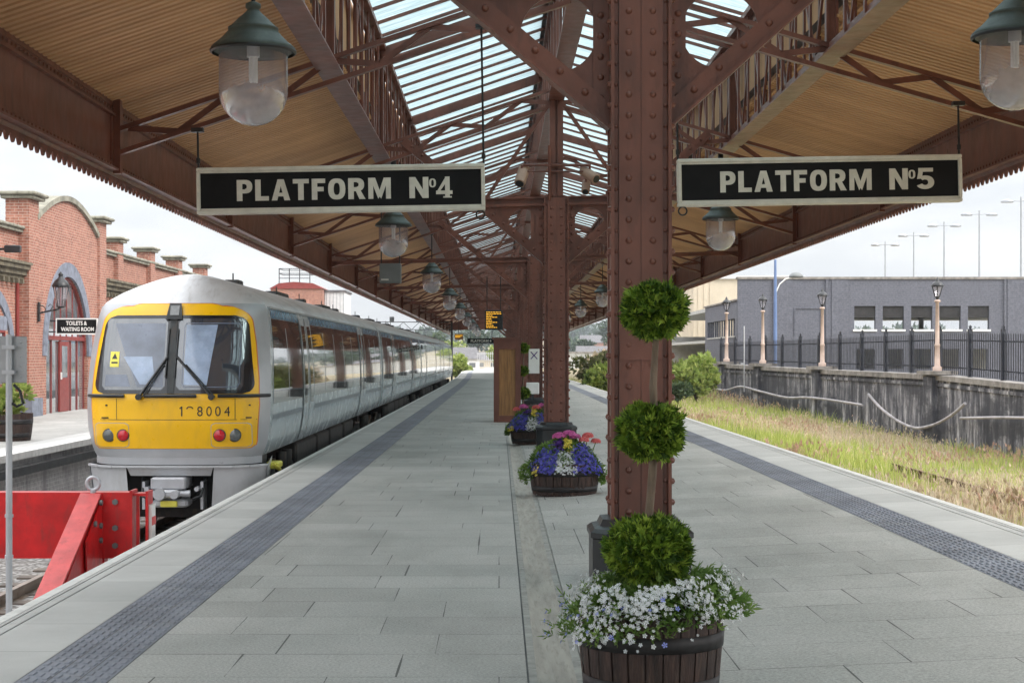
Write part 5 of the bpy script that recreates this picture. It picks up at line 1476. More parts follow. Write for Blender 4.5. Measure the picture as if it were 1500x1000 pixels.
for k, y in enumerate((31, 36.7, 53.9, 58.9, 64.0, 69.6)):
    top = 5.34
    mb = MB(); mb.box(-.45, .06, y - .36, y + .36, 4.051, top); mb.box(-.098, .06, y - .36, y + .36, 0.4, 3.499); mb.build('parapet_pier', 'red_brick', sb)
    mb = MB(); mb.cbox(-.56, .17, y - .46, y + .46, top + .001, top + .08, .02); mb.cbox(-.62, .23, y - .54, y + .54, top + .0805, top + .17, .03); mb.build('pier_cap', 'stone_coping', sb)
mb = MB(); mb.box(-9, -.46, 24, 70, 4.4, 4.6); mb.build('roof', 'slate_roof', sb)
mb = MB(); mb.box(-9, -8.6, 24, 70, 0, 4.4); mb.box(-8.59, -.46, 24, 24.3, 0, 4.39); mb.box(-8.59, -.46, 69.7, 70, 0, 4.39); mb.build('rear_wall', 'red_brick_front', sb)
t = thing('wall_camera', 'small dark camera on the brick parapet at the left edge', 'wall camera', (BX - .02, 41.0, 4.28))
mb = MB(); mb.tube([(0, 0, 0), (.25, 0, .02)], .03, 8); mb.cbox(.15, .55, -.08, .10, -.08, .10, .02); mb.build('housing', 'black_paint', t)

# signs and lamp on its front
def wsign(label, y0, y1, z0, z1, x, lines):
    t = thing('wall_sign', label, 'sign', (x, (y0 + y1) / 2, (z0 + z1) / 2)); w_, h = (y1 - y0) / 2, (z1 - z0) / 2
    return t, w_, h
t = thing('projecting_sign', 'black sign with white letters reading TOILETS and WAITING ROOM by the arched window', 'sign', (-11.72, 45.2, 2.43))
MB().box(-.47, .62, -.025, .025, -.19, .19).build('board', 'sign_black', t)
mb = MB(); put_text(mb, 'TOILETS &', -.22, .36, .03, .145, -.029, .03); put_text(mb, 'WAITING ROOM', -.36, .55, -.135, -.02, -.029, .03); mb.build('lettering', 'white_enamel', t)
mb = MB()
for (a, b, c, d) in ((-.50, .65, .1905, .225), (-.50, .65, -.225, -.1905), (-.50, -.471, -.19, .19), (.621, .65, -.19, .19)): mb.box(a, b, -.035, .035, c, d)
mb.build('frame', 'white_enamel', t)
mb = MB(); mb.tube([(-.50, 0, .15), (-.70, 0, .15)], .02, 6); mb.tube([(-.50, 0, -.15), (-.70, 0, -.15)], .02, 6); mb.build('bracket', 'black_paint', t)
t = thing('wall_sign', 'small black sign with white letters in the window left of the waiting room sign', 'sign', (BX - .12, 45.05, 2.42))
MB().box(-.02, .02, -.42, .30, -.19, .19).build('board', 'sign_black', t)
mb = MB(); put_text(mb, 'ET', .06, .22, .03, .12, .023, .03, '+x'); put_text(mb, 'N', .06, .16, -.13, -.03, .023, .03, '+x'); mb.build('lettering', 'white_enamel', t)
t = thing('bracket_lamp', 'black victorian bracket lantern on the brick pier beside the arched window', 'wall lamp', (BX + .22, 43.75, 2.75))
mb = MB(); mb.tube([(0, 0, 0), (.25, 0, .06), (.48, 0, .10), (.58, 0, .16)], .022, 8); mb.tube([(0, 0, .22), (.10, 0, .20), (.18, 0, .12), (.14, 0, .03), (.06, 0, .05)], .014, 6); mb.tube([(.30, 0, .08), (.36, 0, .19), (.30, 0, .25), (.24, 0, .18)], .012, 6); mb.box(-.02, .02, -.06, .06, -.22, .30); mb.build('bracket', 'black_paint', t)
mb = MB(); mb.lathe([(.10, .18), (.16, .38), (.20, .72)], (.58, 0, 0), 6, 'z', False); mb.build('lantern_glass', 'lamp_glass', t)
mb = MB()
for k in range(6):
    a = 2 * PI * k / 6; mb.tube([(.58 + .105 * math.cos(a), .105 * math.sin(a), .17), (.58 + .205 * math.cos(a), .205 * math.sin(a), .73)], .012, 5)
mb.lathe([(.23, .70), (.24, .74), (.17, .86), (.08, .94), (.05, 1.0), (.07, 1.03), (.02, 1.10), (0, 1.12)], (.58, 0, 0), 12); mb.lathe([(.0, .14), (.09, .15), (.11, .19)], (.58, 0, 0), 8)
mb.build('lantern_frame', 'black_paint', t)
t = thing('downpipe', 'dark rainwater pipe on the brick pier at the left of the gable', 'downpipe', (BX - .05, 42.7, 0)); mb = MB(); mb.tube([(0, 0, .0), (0, 0, 3.6)], .05, 10); mb.build('pipe', 'door_red', t)

# barrel with shrubs on the far platform
t = make_barrel('weathered half barrel of green shrubs on the opposite platform', (-9.35, 31.2, 0), .46, .52); t['group'] = 'half barrel planters on the platform'
rs = np.random.default_rng(31); p, u = lumpy_cloud(520, (0, 0, .72), (.55, .5, .36), 9, rs)
sh = tag(np_mesh('leafy_shrub', *sprays(p, u + [0, 0, .4], .16, .03, 4, .9, rs), 'bush_light'), 'green leafy shrub growing in the barrel on the opposite platform', 'shrub'); sh.location = (-9.35, 31.2, 0)

# far brick tower with a railed top behind the train, white block and signal gantry
t = thing('brick_tower', 'red brick tower block with railings on its roof, behind the train roof', 'building', (-14.8, 120, 0))
mb = MB(); mb.box(-1.9, 1.9, -.2, 6, -1.2, 6.55); mb.build('wall', 'red_brick_front', t)
mb = MB(); mb.prism([(-2.0, 6.551), (2.0, 6.551), (1.2, 6.95), (-.2, 7.05), (-1.3, 6.95)], -.3, 6.1); mb.build('roof', 'door_red', t)
mb = MB()
for x in (-1.3, -.55, .2, .95): mb.box(x - .03, x + .03, -.05, .01, 6.9, 8.0)
for z in (7.3, 7.65, 8.0): mb.box(-1.33, .98, -.06, 0, z, z + .05)
for z in (7.65, 8.0): mb.box(-1.33, .98, 2.4, 2.46, z, z + .05); mb.box(-1.33, -1.28, 0, 2.4, z, z + .05); mb.box(.93, .98, 0, 2.4, z, z + .05)
mb.build('railing', 'black_paint', t)
t = thing('clad_building', 'pale clad block joined to the right of the brick tower', 'building', (-12.15, 121, 0))
MB().box(-.72, .75, 0, 5, -1.2, 6.35).build('wall', 'white_cladding', t); MB().box(-.8, .83, -.1, 5.1, 6.351, 6.5).build('roof', 'slate_roof', t)
mb = MB()
for k in range(6): mb.box(-.6 + .25 * k, -.57 + .25 * k, -.03, -.001, -1, 6.3)
mb.build('cladding_ribs', 'grey_metal', t)
t = thing('signal_gantry', 'thin lattice signal gantry spanning the tracks beyond the train', 'signal gantry', (-7.0, 130, -1.2))
mb = MB()
for z in (4.9, 5.5): mb.box(-3.2, 3.3, -.04, .04, z, z + .06)
for k in range(10):
    x = -3.2 + .65 * k; mb.beam((x, 0, 4.92 if k % 2 else 5.52), (x + .65, 0, 5.52 if k % 2 else 4.92), .04, .05, (0, 1, 0))
for x in (-3.2, 3.25): mb.box(x - .08, x + .08, -.08, .08, 0, 5.56)
for x in (-1.5, .6): mb.cbox(x - .18, x + .18, -.2, .1, 5.57, 5.95, .03)
mb.build('lattice', 'dark_iron', t)

# ---------------------------------------------------------------- right side: retaining wall, fence, posts, car park
A0, A1 = Vector((19.6, 40.0, 0)), Vector((11.75, 91.8, 0))
DW = (A1 - A0).normalized(); NWL = Vector((-DW.y, DW.x, 0)); NWL = NWL if NWL.x < 0 else -NWL      # towards the platform
def wy(y): return A0 + (A1 - A0) * ((y - A0.y) / (A1.y - A0.y))
def wtop(y): return float(np.interp(y, [40, 54, 61.5, 74, 83, 92], [.52, .68, .92, 1.02, 1.12, 1.22]))
def along(mb, y0, y1, t0, t1, z0f, z1f, n=1):
    """block following the wall between two depths; t is the offset towards the platform"""
    for i in range(n):
        a, b = y0 + (y1 - y0) * i / n, y0 + (y1 - y0) * (i + 1) / n; pa, pb = wy(a), wy(b)
        vs = [pa + NWL * t0, pa + NWL * t1, pb + NWL * t1, pb + NWL * t0]
        mb.add([(v.x, v.y, z0f(y)) for v, y in zip(vs, (a, a, b, b))] + [(v.x, v.y, z1f(y)) for v, y in zip(vs, (a, a, b, b))], [(3, 2, 1, 0), (4, 5, 6, 7), (0, 1, 5, 4), (1, 2, 6, 5), (2, 3, 7, 6), (3, 0, 4, 7)])
rw = thing('retaining_wall', 'long black stained retaining wall with stone coping and stout piers along the grass', 'retaining wall', (0, 0, 0))
mb = MB(); along(mb, 40, 91.8, -.5, 0, lambda y: -2.2, lambda y: wtop(y) - .19, 30); mb.build('wall', 'stained_concrete', rw)
mb = MB(); along(mb, 40, 91.9, -.58, .10, lambda y: wtop(y) - .189, lambda y: wtop(y), 30); mb.build('coping', 'wall_coping', rw)
PY = (47.5, 61.6, 74.0, 82.6, 88.9)
for y in PY:
    mb = MB(); along(mb, y - .42, y + .42, .001, .22, lambda q: -2.2, lambda q: wtop(y) - .08); mb.build('pier', 'stained_concrete', rw)
    mb = MB(); along(mb, y - .75, y + .75, -.66, .34, lambda q: wtop(y) + .0005, lambda q: wtop(y) + .14); mb.build('pier_cap', 'wall_coping', rw)
mb = MB(); along(mb, 40, 91.8, .001, .05, lambda y: wtop(y) - .42, lambda y: wtop(y) - .30, 30); mb.build('string_course', 'stained_concrete', rw)

# lamp posts on the wall piers
def lamp_post(label, y, h=3.3):
    p = wy(y) + NWL * -.16; t = thing('lamp_post', label, 'lamp post', (p.x, p.y, wtop(y) + .14), .3, 'old lamp posts along the retaining wall')
    mb = MB(); mb.lathe([(.17, 0), (.17, .14), (.105, .18), (.09, .9), (.105, .93), (.105, .99), (.08, 1.03), (.062, h - .68), (.115, h - .66), (.115, h - .60), (.07, h - .58), (0, h - .57)], seg=12); mb.build('post', 'post_pink', t)
    mb = MB(); mb.lathe([(.05, h - .57), (.06, h - .50), (.11, h - .46), (.03, h - .44)], seg=8)
    for k in range(6):
        a = 2 * PI * k / 6; mb.tube([(.09 * math.cos(a), .09 * math.sin(a), h - .47), (.215 * math.cos(a), .215 * math.sin(a), h - .08)], .017, 5)
    mb.lathe([(.235, h - .08), (.245, h - .04), (.14, h + .08), (.06, h + .12), (.07, h + .17), (.02, h + .24), (0, h + .30)], seg=12); mb.build('lantern_frame', 'black_paint', t)
    mb = MB(); mb.lathe([(.085, h - .46), (.205, h - .085)], seg=6, smooth=False); mb.build('lantern_glass', 'lamp_glass', t)
for y, lab in zip(PY[1:], ('tall pinkish lamp post standing before the row of square car park windows', 'pinkish lamp post on the wall pier midway between blue pole and windows', 'pinkish lamp post on the wall just left of the blue pole', 'pinkish lamp post at the bushy far end of the retaining wall')): lamp_post(lab, y, 3.25)

# palisade fence on the coping
pf = thing('palisade_fence', 'dark steel palisade fence standing on the retaining wall', 'fence', (0, 0, 0))
FH = lambda y: float(np.interp(y, [40, 54, 92], [1.75, 1.66, 1.15])); off = -.42
ys_ = [41 + 2.62 * k for k in range(20)]
for k, y in enumerate(ys_[:-1]):
    y2 = ys_[k + 1]; mb = MB()
    for z in (.18, .82): along(mb, y + .08, y2 - .08, off - .02, off + .0, lambda q, z=z: wtop(q) + FH(q) * z, lambda q, z=z: wtop(q) + FH(q) * z + .05)
    n = 15
    for i in range(n):
        q = y + (y2 - y) * (i + .5) / n; p = wy(q) + NWL * (off + .012); b = wtop(q) + .04; h = FH(q)
        w_ = DW * .034; vs = [p - w_, p + w_, p + w_, p, p - w_]; zz = [b, b, b + h - .07, b + h, b + h - .07]
        mb.add([(v.x, v.y, z) for v, z in zip(vs, zz)] + [(v.x + NWL.x * .012, v.y + NWL.y * .012, z) for v, z in zip(vs, zz)], [(0, 1, 2, 3, 4), (9, 8, 7, 6, 5)] + [((i_ + 1) % 5, i_, 5 + i_, 5 + (i_ + 1) % 5) for i_ in range(5)])
    mb.build('pale_panel', 'fence_black', pf)
for y in ys_:
    if y > 91.6: continue
    mb = MB(); along(mb, y - .055, y + .055, off - .07, off + .08, lambda q: wtop(y) + .003, lambda q: wtop(y) + FH(y) + .16); p = wy(y) + NWL * off
    for k in (-1, 0, 1): mb.tube([(p.x + DW.x * .04 * k, p.y + DW.y * .04 * k, wtop(y) + FH(y) + .1), (p.x + DW.x * .10 * k, p.y + DW.y * .10 * k, wtop(y) + FH(y) + .30 - .03 * abs(k))], .02, 5)
    mb.build('post', 'fence_black', pf)

# old cables slung along the wall
def cable(label, pts, r=.055):
    P = []
    for i in range(len(pts) - 1):
        for k in range(6):
            t = k / 6; p0 = pts[max(i - 1, 0)]; p1 = pts[i]; p2 = pts[i + 1]; p3 = pts[min(i + 2, len(pts) - 1)]
            f = [.5 * (2 * b + (c - a) * t + (2 * a - 5 * b + 4 * c - d) * t * t + (3 * b - a - 3 * c + d) * t ** 3) for a, b, c, d in zip(p0, p1, p2, p3)]; P.append(f)
    P.append(list(pts[-1])); Q = []
    for (y, dz) in P: p = wy(y) + NWL * .30; Q.append((p.x, p.y, wtop(y) + dz))
    tag(MB().tube(Q, r, 8).build('cable', 'cable_grey'), label, 'cable', 'old cables along the retaining wall')
cable('long wavy grey cable sagging along the far half of the stained wall', [(91.2, -1.22), (89.6, -1.34), (87.5, -1.37), (84.9, -1.10), (81.8, -1.23), (77.7, -1.40), (75, -1.30), (72.7, -1.29), (70.3, -1.33), (68, -1.38)])
cable('grey cable hanging in a deep loop beneath the tallest lamp post', [(67.3, -.92), (66.2, -1.36), (65.0, -1.70), (63.8, -1.94), (62.4, -2.05), (60.9, -1.84), (59.4, -1.40), (58.2, -.88)], .06)
cable('straight grey pipe on the stained wall at the right edge', [(58.6, -1.43), (54.4, -1.12), (50, -.95), (46, -.85)], .05)

# car park building
FY, FX = 98.0, 14.3
cp = thing('car_park_building', 'wide grey brick car park building with a row of square openings', 'building', (FX, FY, 0))
TOPZ = 6.22
holes = [(6.95 + 1.70 * k, 6.95 + 1.70 * k + 1.27, 3.22, 4.62) for k in range(5)]
low = [(7.05 + 1.68 * k, 7.05 + 1.68 * k + 1.15, .85, 2.05) for k in range(5)]
more = [(18.2 + 1.70 * k, 19.45 + 1.70 * k, 3.22, 4.62) for k in range(5)]
mb = MB(); wall_holes(mb, 0, 30, -1.5, TOPZ, holes + low + more, lambda a, b, c, d: mb.box(a, b, 0, .35, c, d)); mb.build('facade', 'grey_brick', cp)
mb = MB(); mb.box(-.08, 30, -.08, .45, TOPZ + .0005, TOPZ + .14); mb.build('parapet_coping', 'wall_coping', cp)
for (x, w_, d_) in ((2.1, .12, .10), (5.25, .12, .10), (15.9, .12, .10), (2.25, 1.0, .045), (5.6, 1.0, .045), (16.1, 1.5, .045)): MB().box(x, x + w_, -d_, -.001, -1.5, TOPZ - .01).build('pilaster', 'grey_brick', cp)
mb = MB()
for (a, b, c, d) in ((3.35, 5.0, 4.45, 4.52), (3.35, 3.42, 2.9, 4.449), (4.93, 5.0, 2.9, 4.449)): mb.box(a, b, -.05, -.001, c, d)
mb.build('blocked_opening', 'grey_brick', cp)
for h in holes + more:
    mb = MB(); mb.box(h[0] - .08, h[1] + .08, -.08, .36, h[2] - .12, h[2] - .0005); mb.build('sill', 'white_enamel', cp)
    mb = MB(); mb.box(h[0] + .001, h[1] - .001, .10, .16, h[2] + .72, h[3] - .001); mb.build('interior_dark', 'dark_interior', cp)  # near-black panel: shade of the deck interior put into colour
mb = MB(); mb.box(0.4, 30, .4, 46, 4.75, 5.0); mb.box(.4, 30, .4, 46, 2.55, 2.75); mb.box(.4, 30, 44, 46, -1.5, 3.3)
for k in range(10): mb.box(1.5 + 3 * k, 1.8 + 3 * k, 22, 22.3, -1.5, 4.75)
mb.build('decks', 'concrete_pale', cp)
# lower side wall running away from us
side = [(1.2, 14.2, 2.85, 3.9)]
mb = MB(); wall_holes(mb, .36, 15.5, -1.5, 4.95, side, lambda a, b, c, d: mb.box(-.02, .33, a, b, c, d)); mb.build('side_wall', 'grey_brick', cp)
mb = MB(); mb.box(-.10, .40, .36, 15.6, 4.951, 5.05); mb.build('side_coping', 'wall_coping', cp)
for k in range(12): MB().box(.05, .15, 1.2 + 1.08 * k, 1.32 + 1.08 * k, 2.851, 3.899).build('side_mullion', 'grey_brick', cp)
MB().box(-.06, .36, 1.1, 14.3, 2.76, 2.849).build('side_sill', 'concrete_pale', cp)
# deck lights
for k, (y, x, lab) in enumerate(((113.0, 36.0, 'twin headed car park light partly cut by the right edge'), (123.5, 36.2, 'tallest twin headed light in full view above the car park roof'), (134.0, 36.4, 'twin headed light second from the right in full view on the roof'), (145.0, 36.7, 'twin headed light next to the shortest one on the roof'), (157.0, 37.0, 'shortest twin headed light above the car park roof'))):
    if k == 0:
        dl = thing('deck_light', lab, 'floodlight', (x, y, 5.0), 0, 'twin headed lights above the car park roof')
        mb = MB(); mb.tube([(0, 0, 0), (0, 0, 4.2), (0, 0, 7.6)], .07, 8, True, [.09, .07, .05]); mb.tube([(-1.0, 0, 7.25), (-.4, 0, 7.32), (0, 0, 7.3), (.4, 0, 7.32), (1.0, 0, 7.25)], .035, 6); mb.build('mast', 'grey_metal', dl)
        for s in (-1, 1):
            mb = MB(); mb.lathe([(0, .22), (.25, .17), (.46, .02), (.38, -.06), (0, -.07)], (s * .95, 0, 7.24), 12); mb.build('lamp_head', 'grey_metal', dl)
    else: dup(dl, (x, y, 5.0), lab)
t = thing('blue_lamp_post', 'bright blue lamp post with one curved arm before the grey building', 'lamp post', (15.85, 94, 0))
mb = MB(); mb.tube([(0, 0, -.3), (0, 0, 4.2), (0, 0, 7.15)], .12, 10, True, [.12, .10, .07]); mb.build('post', 'blue_pole', t)
mb = MB(); mb.tube([(0, 0, 5.2), (.25, 0, 5.75), (.6, 0, 6.05), (.95, 0, 6.1)], .04, 8); mb.build('arm', 'white_enamel', t)
mb = MB(); mb.lathe([(0, .30), (.22, .25), (.40, .08), (.42, .0), (.30, -.03), (0, -.05)], (1.2, 0, 6.15), 14); mb.build('lamp_head', 'box_grey', t)
p = wy(83.6) + NWL * .5
t = thing('thin_pole', 'thin pale pole with small bracket beside the second lamp post', 'pole', (p.x, p.y, -.2)); mb = MB(); mb.tube([(0, 0, 0), (0, 0, 3.35)], .035, 6); mb.box(-.18, 0, -.04, .04, 1.4, 1.48); mb.build('pole', 'zinc', t)
t = thing('beige_building', 'tall pale beige building behind the low wing of the car park', 'building', (17.8, 150, 0))
MB().box(0, 9, 0, 14, -1, 8.7).build('wall', 'beige_wall', t); MB().box(-.25, 9.2, -.25, 14.2, 8.701, 9.0).build('roof', 'white_cladding', t)
for k in range(3): MB().box(.4 + .55 * k, .75 + .55 * k, -.05, -.001, -1, 8.6).build('pilaster', 'beige_wall', t)
# ---------------------------------------------------------------- plants
def blades(n, x0, x1, y0, y1, hmin, hmax, wid, keep, rg, tuft=1.0):
    x = rg.uniform(x0, x1, n); y = y0 + (y1 - y0) * rg.uniform(0, 1, n) ** 1.25
    m = np.array([keep(a, b, rg) for a, b in zip(x, y)]); x, y = x[m], y[m]; n = len(x)
    z = np.array([ground_z(a, b) for a, b in zip(x, y)]) - .03
    h = rg.uniform(hmin, hmax, n) * np.array([.75 + .75 * mnoise.noise((a * .9, b * .5, 4.2)) for a, b in zip(x, y)]); a = rg.uniform(0, 2 * PI, n); ln = rg.uniform(.05, .55, n); w = wid * rg.uniform(.6, 1.4, n) * np.interp(y, [20, 100], [.8, 2.0])
    dx, dy = np.cos(a), np.sin(a); b = rg.uniform(0, 2 * PI, n); wx, wy_ = np.cos(b) * w, np.sin(b) * w
    P = np.stack([x, y, z], 1); V = np.zeros((n, 5, 3))
    mid = P + np.stack([dx * ln * h * .35, dy * ln * h * .35, h * .6], 1); tip = P + np.stack([dx * ln * h, dy * ln * h, h], 1)
    wv = np.stack([wx, wy_, np.zeros(n)], 1)
    V[:, 0] = P - wv; V[:, 1] = P + wv; V[:, 2] = mid + wv * .8; V[:, 3] = mid - wv * .8; V[:, 4] = tip
    F = np.zeros((n, 2, 4), dtype=np.int64); o = np.arange(n) * 5
    F[:, 0] = np.stack([o, o + 1, o + 2, o + 3], 1); F[:, 1] = np.stack([o + 3, o + 2, o + 4, o + 4], 1)
    return V.reshape(-1, 3), F.reshape(-1, 4), tip, h
def heads(tip, h, rg, size=.06):
    u = np.stack([rg.normal(0, .3, len(tip)), rg.normal(0, .3, len(tip)), np.ones(len(tip))], 1)
    return sprays(tip - [0, 0, .05], u, size * 2.2, size * .16, 4, .35, rg)
rg = np.random.default_rng(77)
def beyond(x, y): 
    q = wy(y).x if 40 < y < 92 else (19.6 if y <= 40 else 11.75 + 3.5)
    return x < q - .15
def fld(x, y, s=.16, o=0): return mnoise.noise((x * s * 1.3 + o, y * s * .55, o))
def tri(VF):  # grass faces: degenerate quads for tips are split into proper triangles
    V, F = VF; a = F[0::2]; b = F[1::2]
    T = np.concatenate([a[:, [0, 1, 2]], a[:, [0, 2, 3]], b[:, [0, 1, 2]]]); return V, T
V, F, tip, h = blades(62000, 4.6, 19.5, 21, 125, .24, .64, .0052, lambda x, y, r: beyond(x, y) and fld(x, y) > .02 + r.uniform(-.16, .20), rg)
k = rg.uniform(0, 1, len(tip)) < .38
hv, hf = heads(tip[k], h[k], rg); T = tri((V, F))[1]; H3 = np.concatenate([hf[:, [0, 1, 2]], hf[:, [0, 2, 3]]])
tag(np_mesh('dry_grass', np.concatenate([V, hv]), np.concatenate([T, H3 + len(V)]), 'grass_dry'), 'tall dry straw coloured grass covering the disused track bed', 'dry grass', kind='stuff')
V, F, tip, h = blades(72000, 4.5, 19.5, 21, 125, .22, .64, .0065, lambda x, y, r: beyond(x, y) and fld(x, y) < .16 + r.uniform(-.22, .22), rg)
tag(np_mesh('green_grass', *tri((V, F)), 'grass_green'), 'yellow green grass in patches between platform and wall', 'green grass', kind='stuff')
V, F, tip, h = blades(12000, 4.6, 18, 22, 100, .25, .60, .007, lambda x, y, r: beyond(x, y) and fld(x, y, .22, 9) > .20, rg)
k = rg.uniform(0, 1, len(tip)) < .9
hv, hf = heads(tip[k], h[k], rg, .09); H3 = np.concatenate([hf[:, [0, 1, 2]], hf[:, [0, 2, 3]]])
tag(np_mesh('red_weeds', np.concatenate([V, hv]), np.concatenate([tri((V, F))[1], H3 + len(V)]), 'weed_red'), 'reddish brown dock and weeds scattered through the grass', 'weeds', kind='stuff')

def bush(name, label, cat_, c, rad, mat, n, leaf, seed, lumps=12, group=None, stems=5, lsize=.5):
    r2 = np.random.default_rng(seed); x, y, z = c
    t = thing(name, label, cat_, (x, y, z), 0, group)
    p, u = lumpy_cloud(n, (0, 0, rad[2] * .95), rad, lumps, r2, .2, lsize); p[:, 2] = np.maximum(p[:, 2], .05)
    V, F = sprays(p, u * .6 + [0, 0, .5] + r2.normal(size=(n, 3)) * .4, leaf, leaf * .14, 4, .8, r2, .2)
    np_mesh('foliage', V, F, mat, t)['kind'] = 'stuff'
    mb = MB()
    for k in range(stems):
        a = r2.uniform(0, 2 * PI); q = r2.uniform(.2, .75)
        mb.tube([(0, 0, -.2), (q * rad[0] * .4 * math.cos(a), q * rad[1] * .4 * math.sin(a), rad[2] * .7), (q * rad[0] * math.cos(a), q * rad[1] * math.sin(a), rad[2] * 1.35)], .02, 5, True, [.05, .035, .012])
    mb.build('stems', 'bark_dark', t); return t
G = 'shrubs along the far end of the platform'
bush('willow_bush', 'feathery pale green bush at the far end of the retaining wall', 'bush', (10.15, 84, -.6), (1.2, 1.2, 1.2), 'bush_light', 2600, .34, 1, 14)
bush('shrub', 'low olive shrub left of the feathery pale green bush', 'bush', (9.0, 92, -.5), (1.6, 1.6, 1.0), 'bush_olive', 1500, .30, 2, 10)
bush('shrub', 'small round dark shrub in the grass near the wall end', 'bush', (8.3, 76, -.55), (.55, .55, .62), 'tree_far', 600, .22, 3, 6)
bush('shrub', 'purplish buddleia shrub beside the column edge beyond the grass', 'bush', (8.6, 108, -.4), (2.3, 2.2, 1.4), 'bush_olive', 1500, .36, 4, 12)
bush('shrub', 'tall yellow green shrub seen between the second and first columns', 'bush', (5.7, 84, -.7), (1.5, 1.5, 1.25), 'bush_light', 1800, .32, 5, 12)
bush('shrub', 'bushy olive shrub seen just right of the second column', 'bush', (6.3, 98, -.6), (1.9, 1.8, 1.3), 'bush_olive', 1800, .34, 6, 12)
bush('shrub', 'dry brownish shrub behind the yellow green one beside the platform', 'bush', (8.2, 118, -.4), (2.6, 2.4, 1.5), 'grass_dry', 1200, .36, 7, 12)
bush('shrub', 'yellow green shrub beyond the tail of the train', 'bush', (-7.2, 150, -1.1), (2.2, 2.2, 1.25), 'bush_light', 1300, .42, 8, 10)
bush('shrub', 'pale green shrub growing at the bend of the far platform', 'bush', (-4.9, 190, -1.0), (2.4, 2.4, 1.4), 'bush_light', 1300, .48, 9, 10)
bush('shrub', 'green bush against the wooden screen in the distance', 'bush', (.6, 290, .2), (3.6, 3, 2.4), 'bush_light', 1300, .7, 10, 10)

# distance beyond the platform end
mb = MB(); gxs = list(range(-420, 640, 30)); gys = [300, 340, 390, 450, 520, 600, 700, 820, 1000]
def hz(x, y):
    t = np.interp(y, [300, 450, 600, 800, 1000], [0, 2.0, 6.5, 12, 15]); e = np.interp(abs(x - 60), [0, 260, 420, 560], [1, .8, .35, 0])
    return -1.5 + float(t * e) * (1 + .35 * mnoise.noise((x * .008, y * .006, 3)))
n = len(gxs)
mb.add([(x, y, hz(x, y)) for y in gys for x in gxs], [(j * n + i, j * n + i + 1, (j + 1) * n + i + 1, (j + 1) * n + i) for j in range(len(gys) - 1) for i in range(n - 1)], True)
tag(mb.build('hills', 'rough_ground'), kind='structure')
rw_ = np.random.default_rng(5); P = []; U = []
for k in range(420):
    x = rw_.uniform(-330, 460); y = rw_.uniform(420, 960); s = rw_.uniform(3.2, 6.0); z = hz(x, y)
    m = 90; u = unit(m, rw_); lob = lumpy_cloud(m, (x, y, z + s * .75), (s, s, s * .85), 7, rw_)
    P.append(lob[0]); U.append(lob[1])
P = np.concatenate(P); U = np.concatenate(U)
tag(np_mesh('woods', *sprays(P, U + [0, 0, .3], 1.9, .55, 3, .9, rw_), 'tree_deep'), 'distant wooded hillside beyond the end of the platform', 'woods', kind='stuff')
def far_tree(label, x, y, h, mat, seed):
    r2 = np.random.default_rng(seed); t = thing('tree', label, 'tree', (x, y, hz(x, y) if y > 300 else -.8), 0, 'trees beyond the end of the platform')
    mb = MB(); mb.tube([(0, 0, -.5), (.1, 0, h * .45), (0, .1, h * .75)], .2, 7, True, [h * .03, h * .022, h * .01])
    for k in range(4):
        a = k * 1.7; mb.tube([(.05, 0, h * .4), (h * .16 * math.cos(a), h * .16 * math.sin(a), h * .65)], .1, 5, True, [h * .012, h * .006])
    mb.build('trunk', 'bark_dark', t)
    p, u = lumpy_cloud(900, (0, 0, h * .64), (h * .36, h * .36, h * .36), 11, r2, .2, .5)
    np_mesh('crown', *sprays(p, u + [0, 0, .2], h * .075, h * .016, 4, .9, r2), mat, t)['kind'] = 'stuff'
for i, (lab, x, y, h, mt) in enumerate((('broad mid green tree on the slope right of the second column', 24, 330, 9, 'tree_far'), ('dark round tree left of the pale houses in the column gap', 19, 360, 7, 'tree_deep'), ('tall dark tree above the houses in the column gap', 30, 430, 13, 'tree_deep'),
    ('bluish round tree far beyond the train tail', -12, 330, 8, 'tree_far'), ('wide dark tree under the far platform sign', -5, 380, 9, 'tree_deep'), ('light green tree between train tail and far platform sign', -8, 300, 6, 'bush_light'))): far_tree(lab, x, y, h, mt, 40 + i)
def house(label, x, y, w_, d, h, wall, rh, rz=0, windows=3):
    z0 = hz(x, y) - .5 if y > 300 else -1.2
    t = thing('house', label, 'house', (x, y, z0), rz, 'houses beyond the end of the platform'); MB().box(-w_, w_, 0, d, 0, h).build('wall', wall, t)
    mb = MB(); mb.add([(-w_ - .3, -.3, h), (w_ + .3, -.3, h), (w_ + .3, d + .3, h), (-w_ - .3, d + .3, h), (-w_ - .1, d / 2, h + rh), (w_ + .1, d / 2, h + rh)], [(0, 1, 5, 4), (2, 3, 4, 5), (1, 2, 5), (3, 0, 4), (3, 2, 1, 0)]); mb.build('roof', 'slate_roof', t)
    for k in range(windows):
        xx = -w_ + 2 * w_ * (k + .5) / windows; mb = MB(); mb.box(xx - .5, xx + .5, -.04, -.001, h * .45, h * .75); mb.build('window', 'house_glass', t)
house('long cream house below the trees in the gap between columns', 18.5, 320, 3.2, 6, 3.6, 'beige_wall', 1.8)
house('white house set among trees right of the cream one', 26.5, 345, 2.8, 6, 3.8, 'white_cladding', 1.7)
house('brick house high on the far hill in the column gap', 28, 470, 4.5, 7, 5, 'red_brick_front', 2.2)
house('pale gabled house beyond the train tail', -6.6, 260, 3.6, 7, 2.4, 'white_cladding', 1.9, .2)
house('low grey house under the small far platform sign', -1.2, 330, 3.6, 6, 2.6, 'beige_wall', 1.5, -.1)
t = thing('boundary_wall', 'pale grey concrete boundary wall crossing behind the far shrubs', 'wall', (16, 205, -1.2)); MB().box(-12, 22, 0, .5, 0, 3.2).build('wall', 'concrete_pale', t); MB().box(-12.1, 22.1, -.1, .6, 3.201, 3.4).build('coping', 'wall_coping', t)
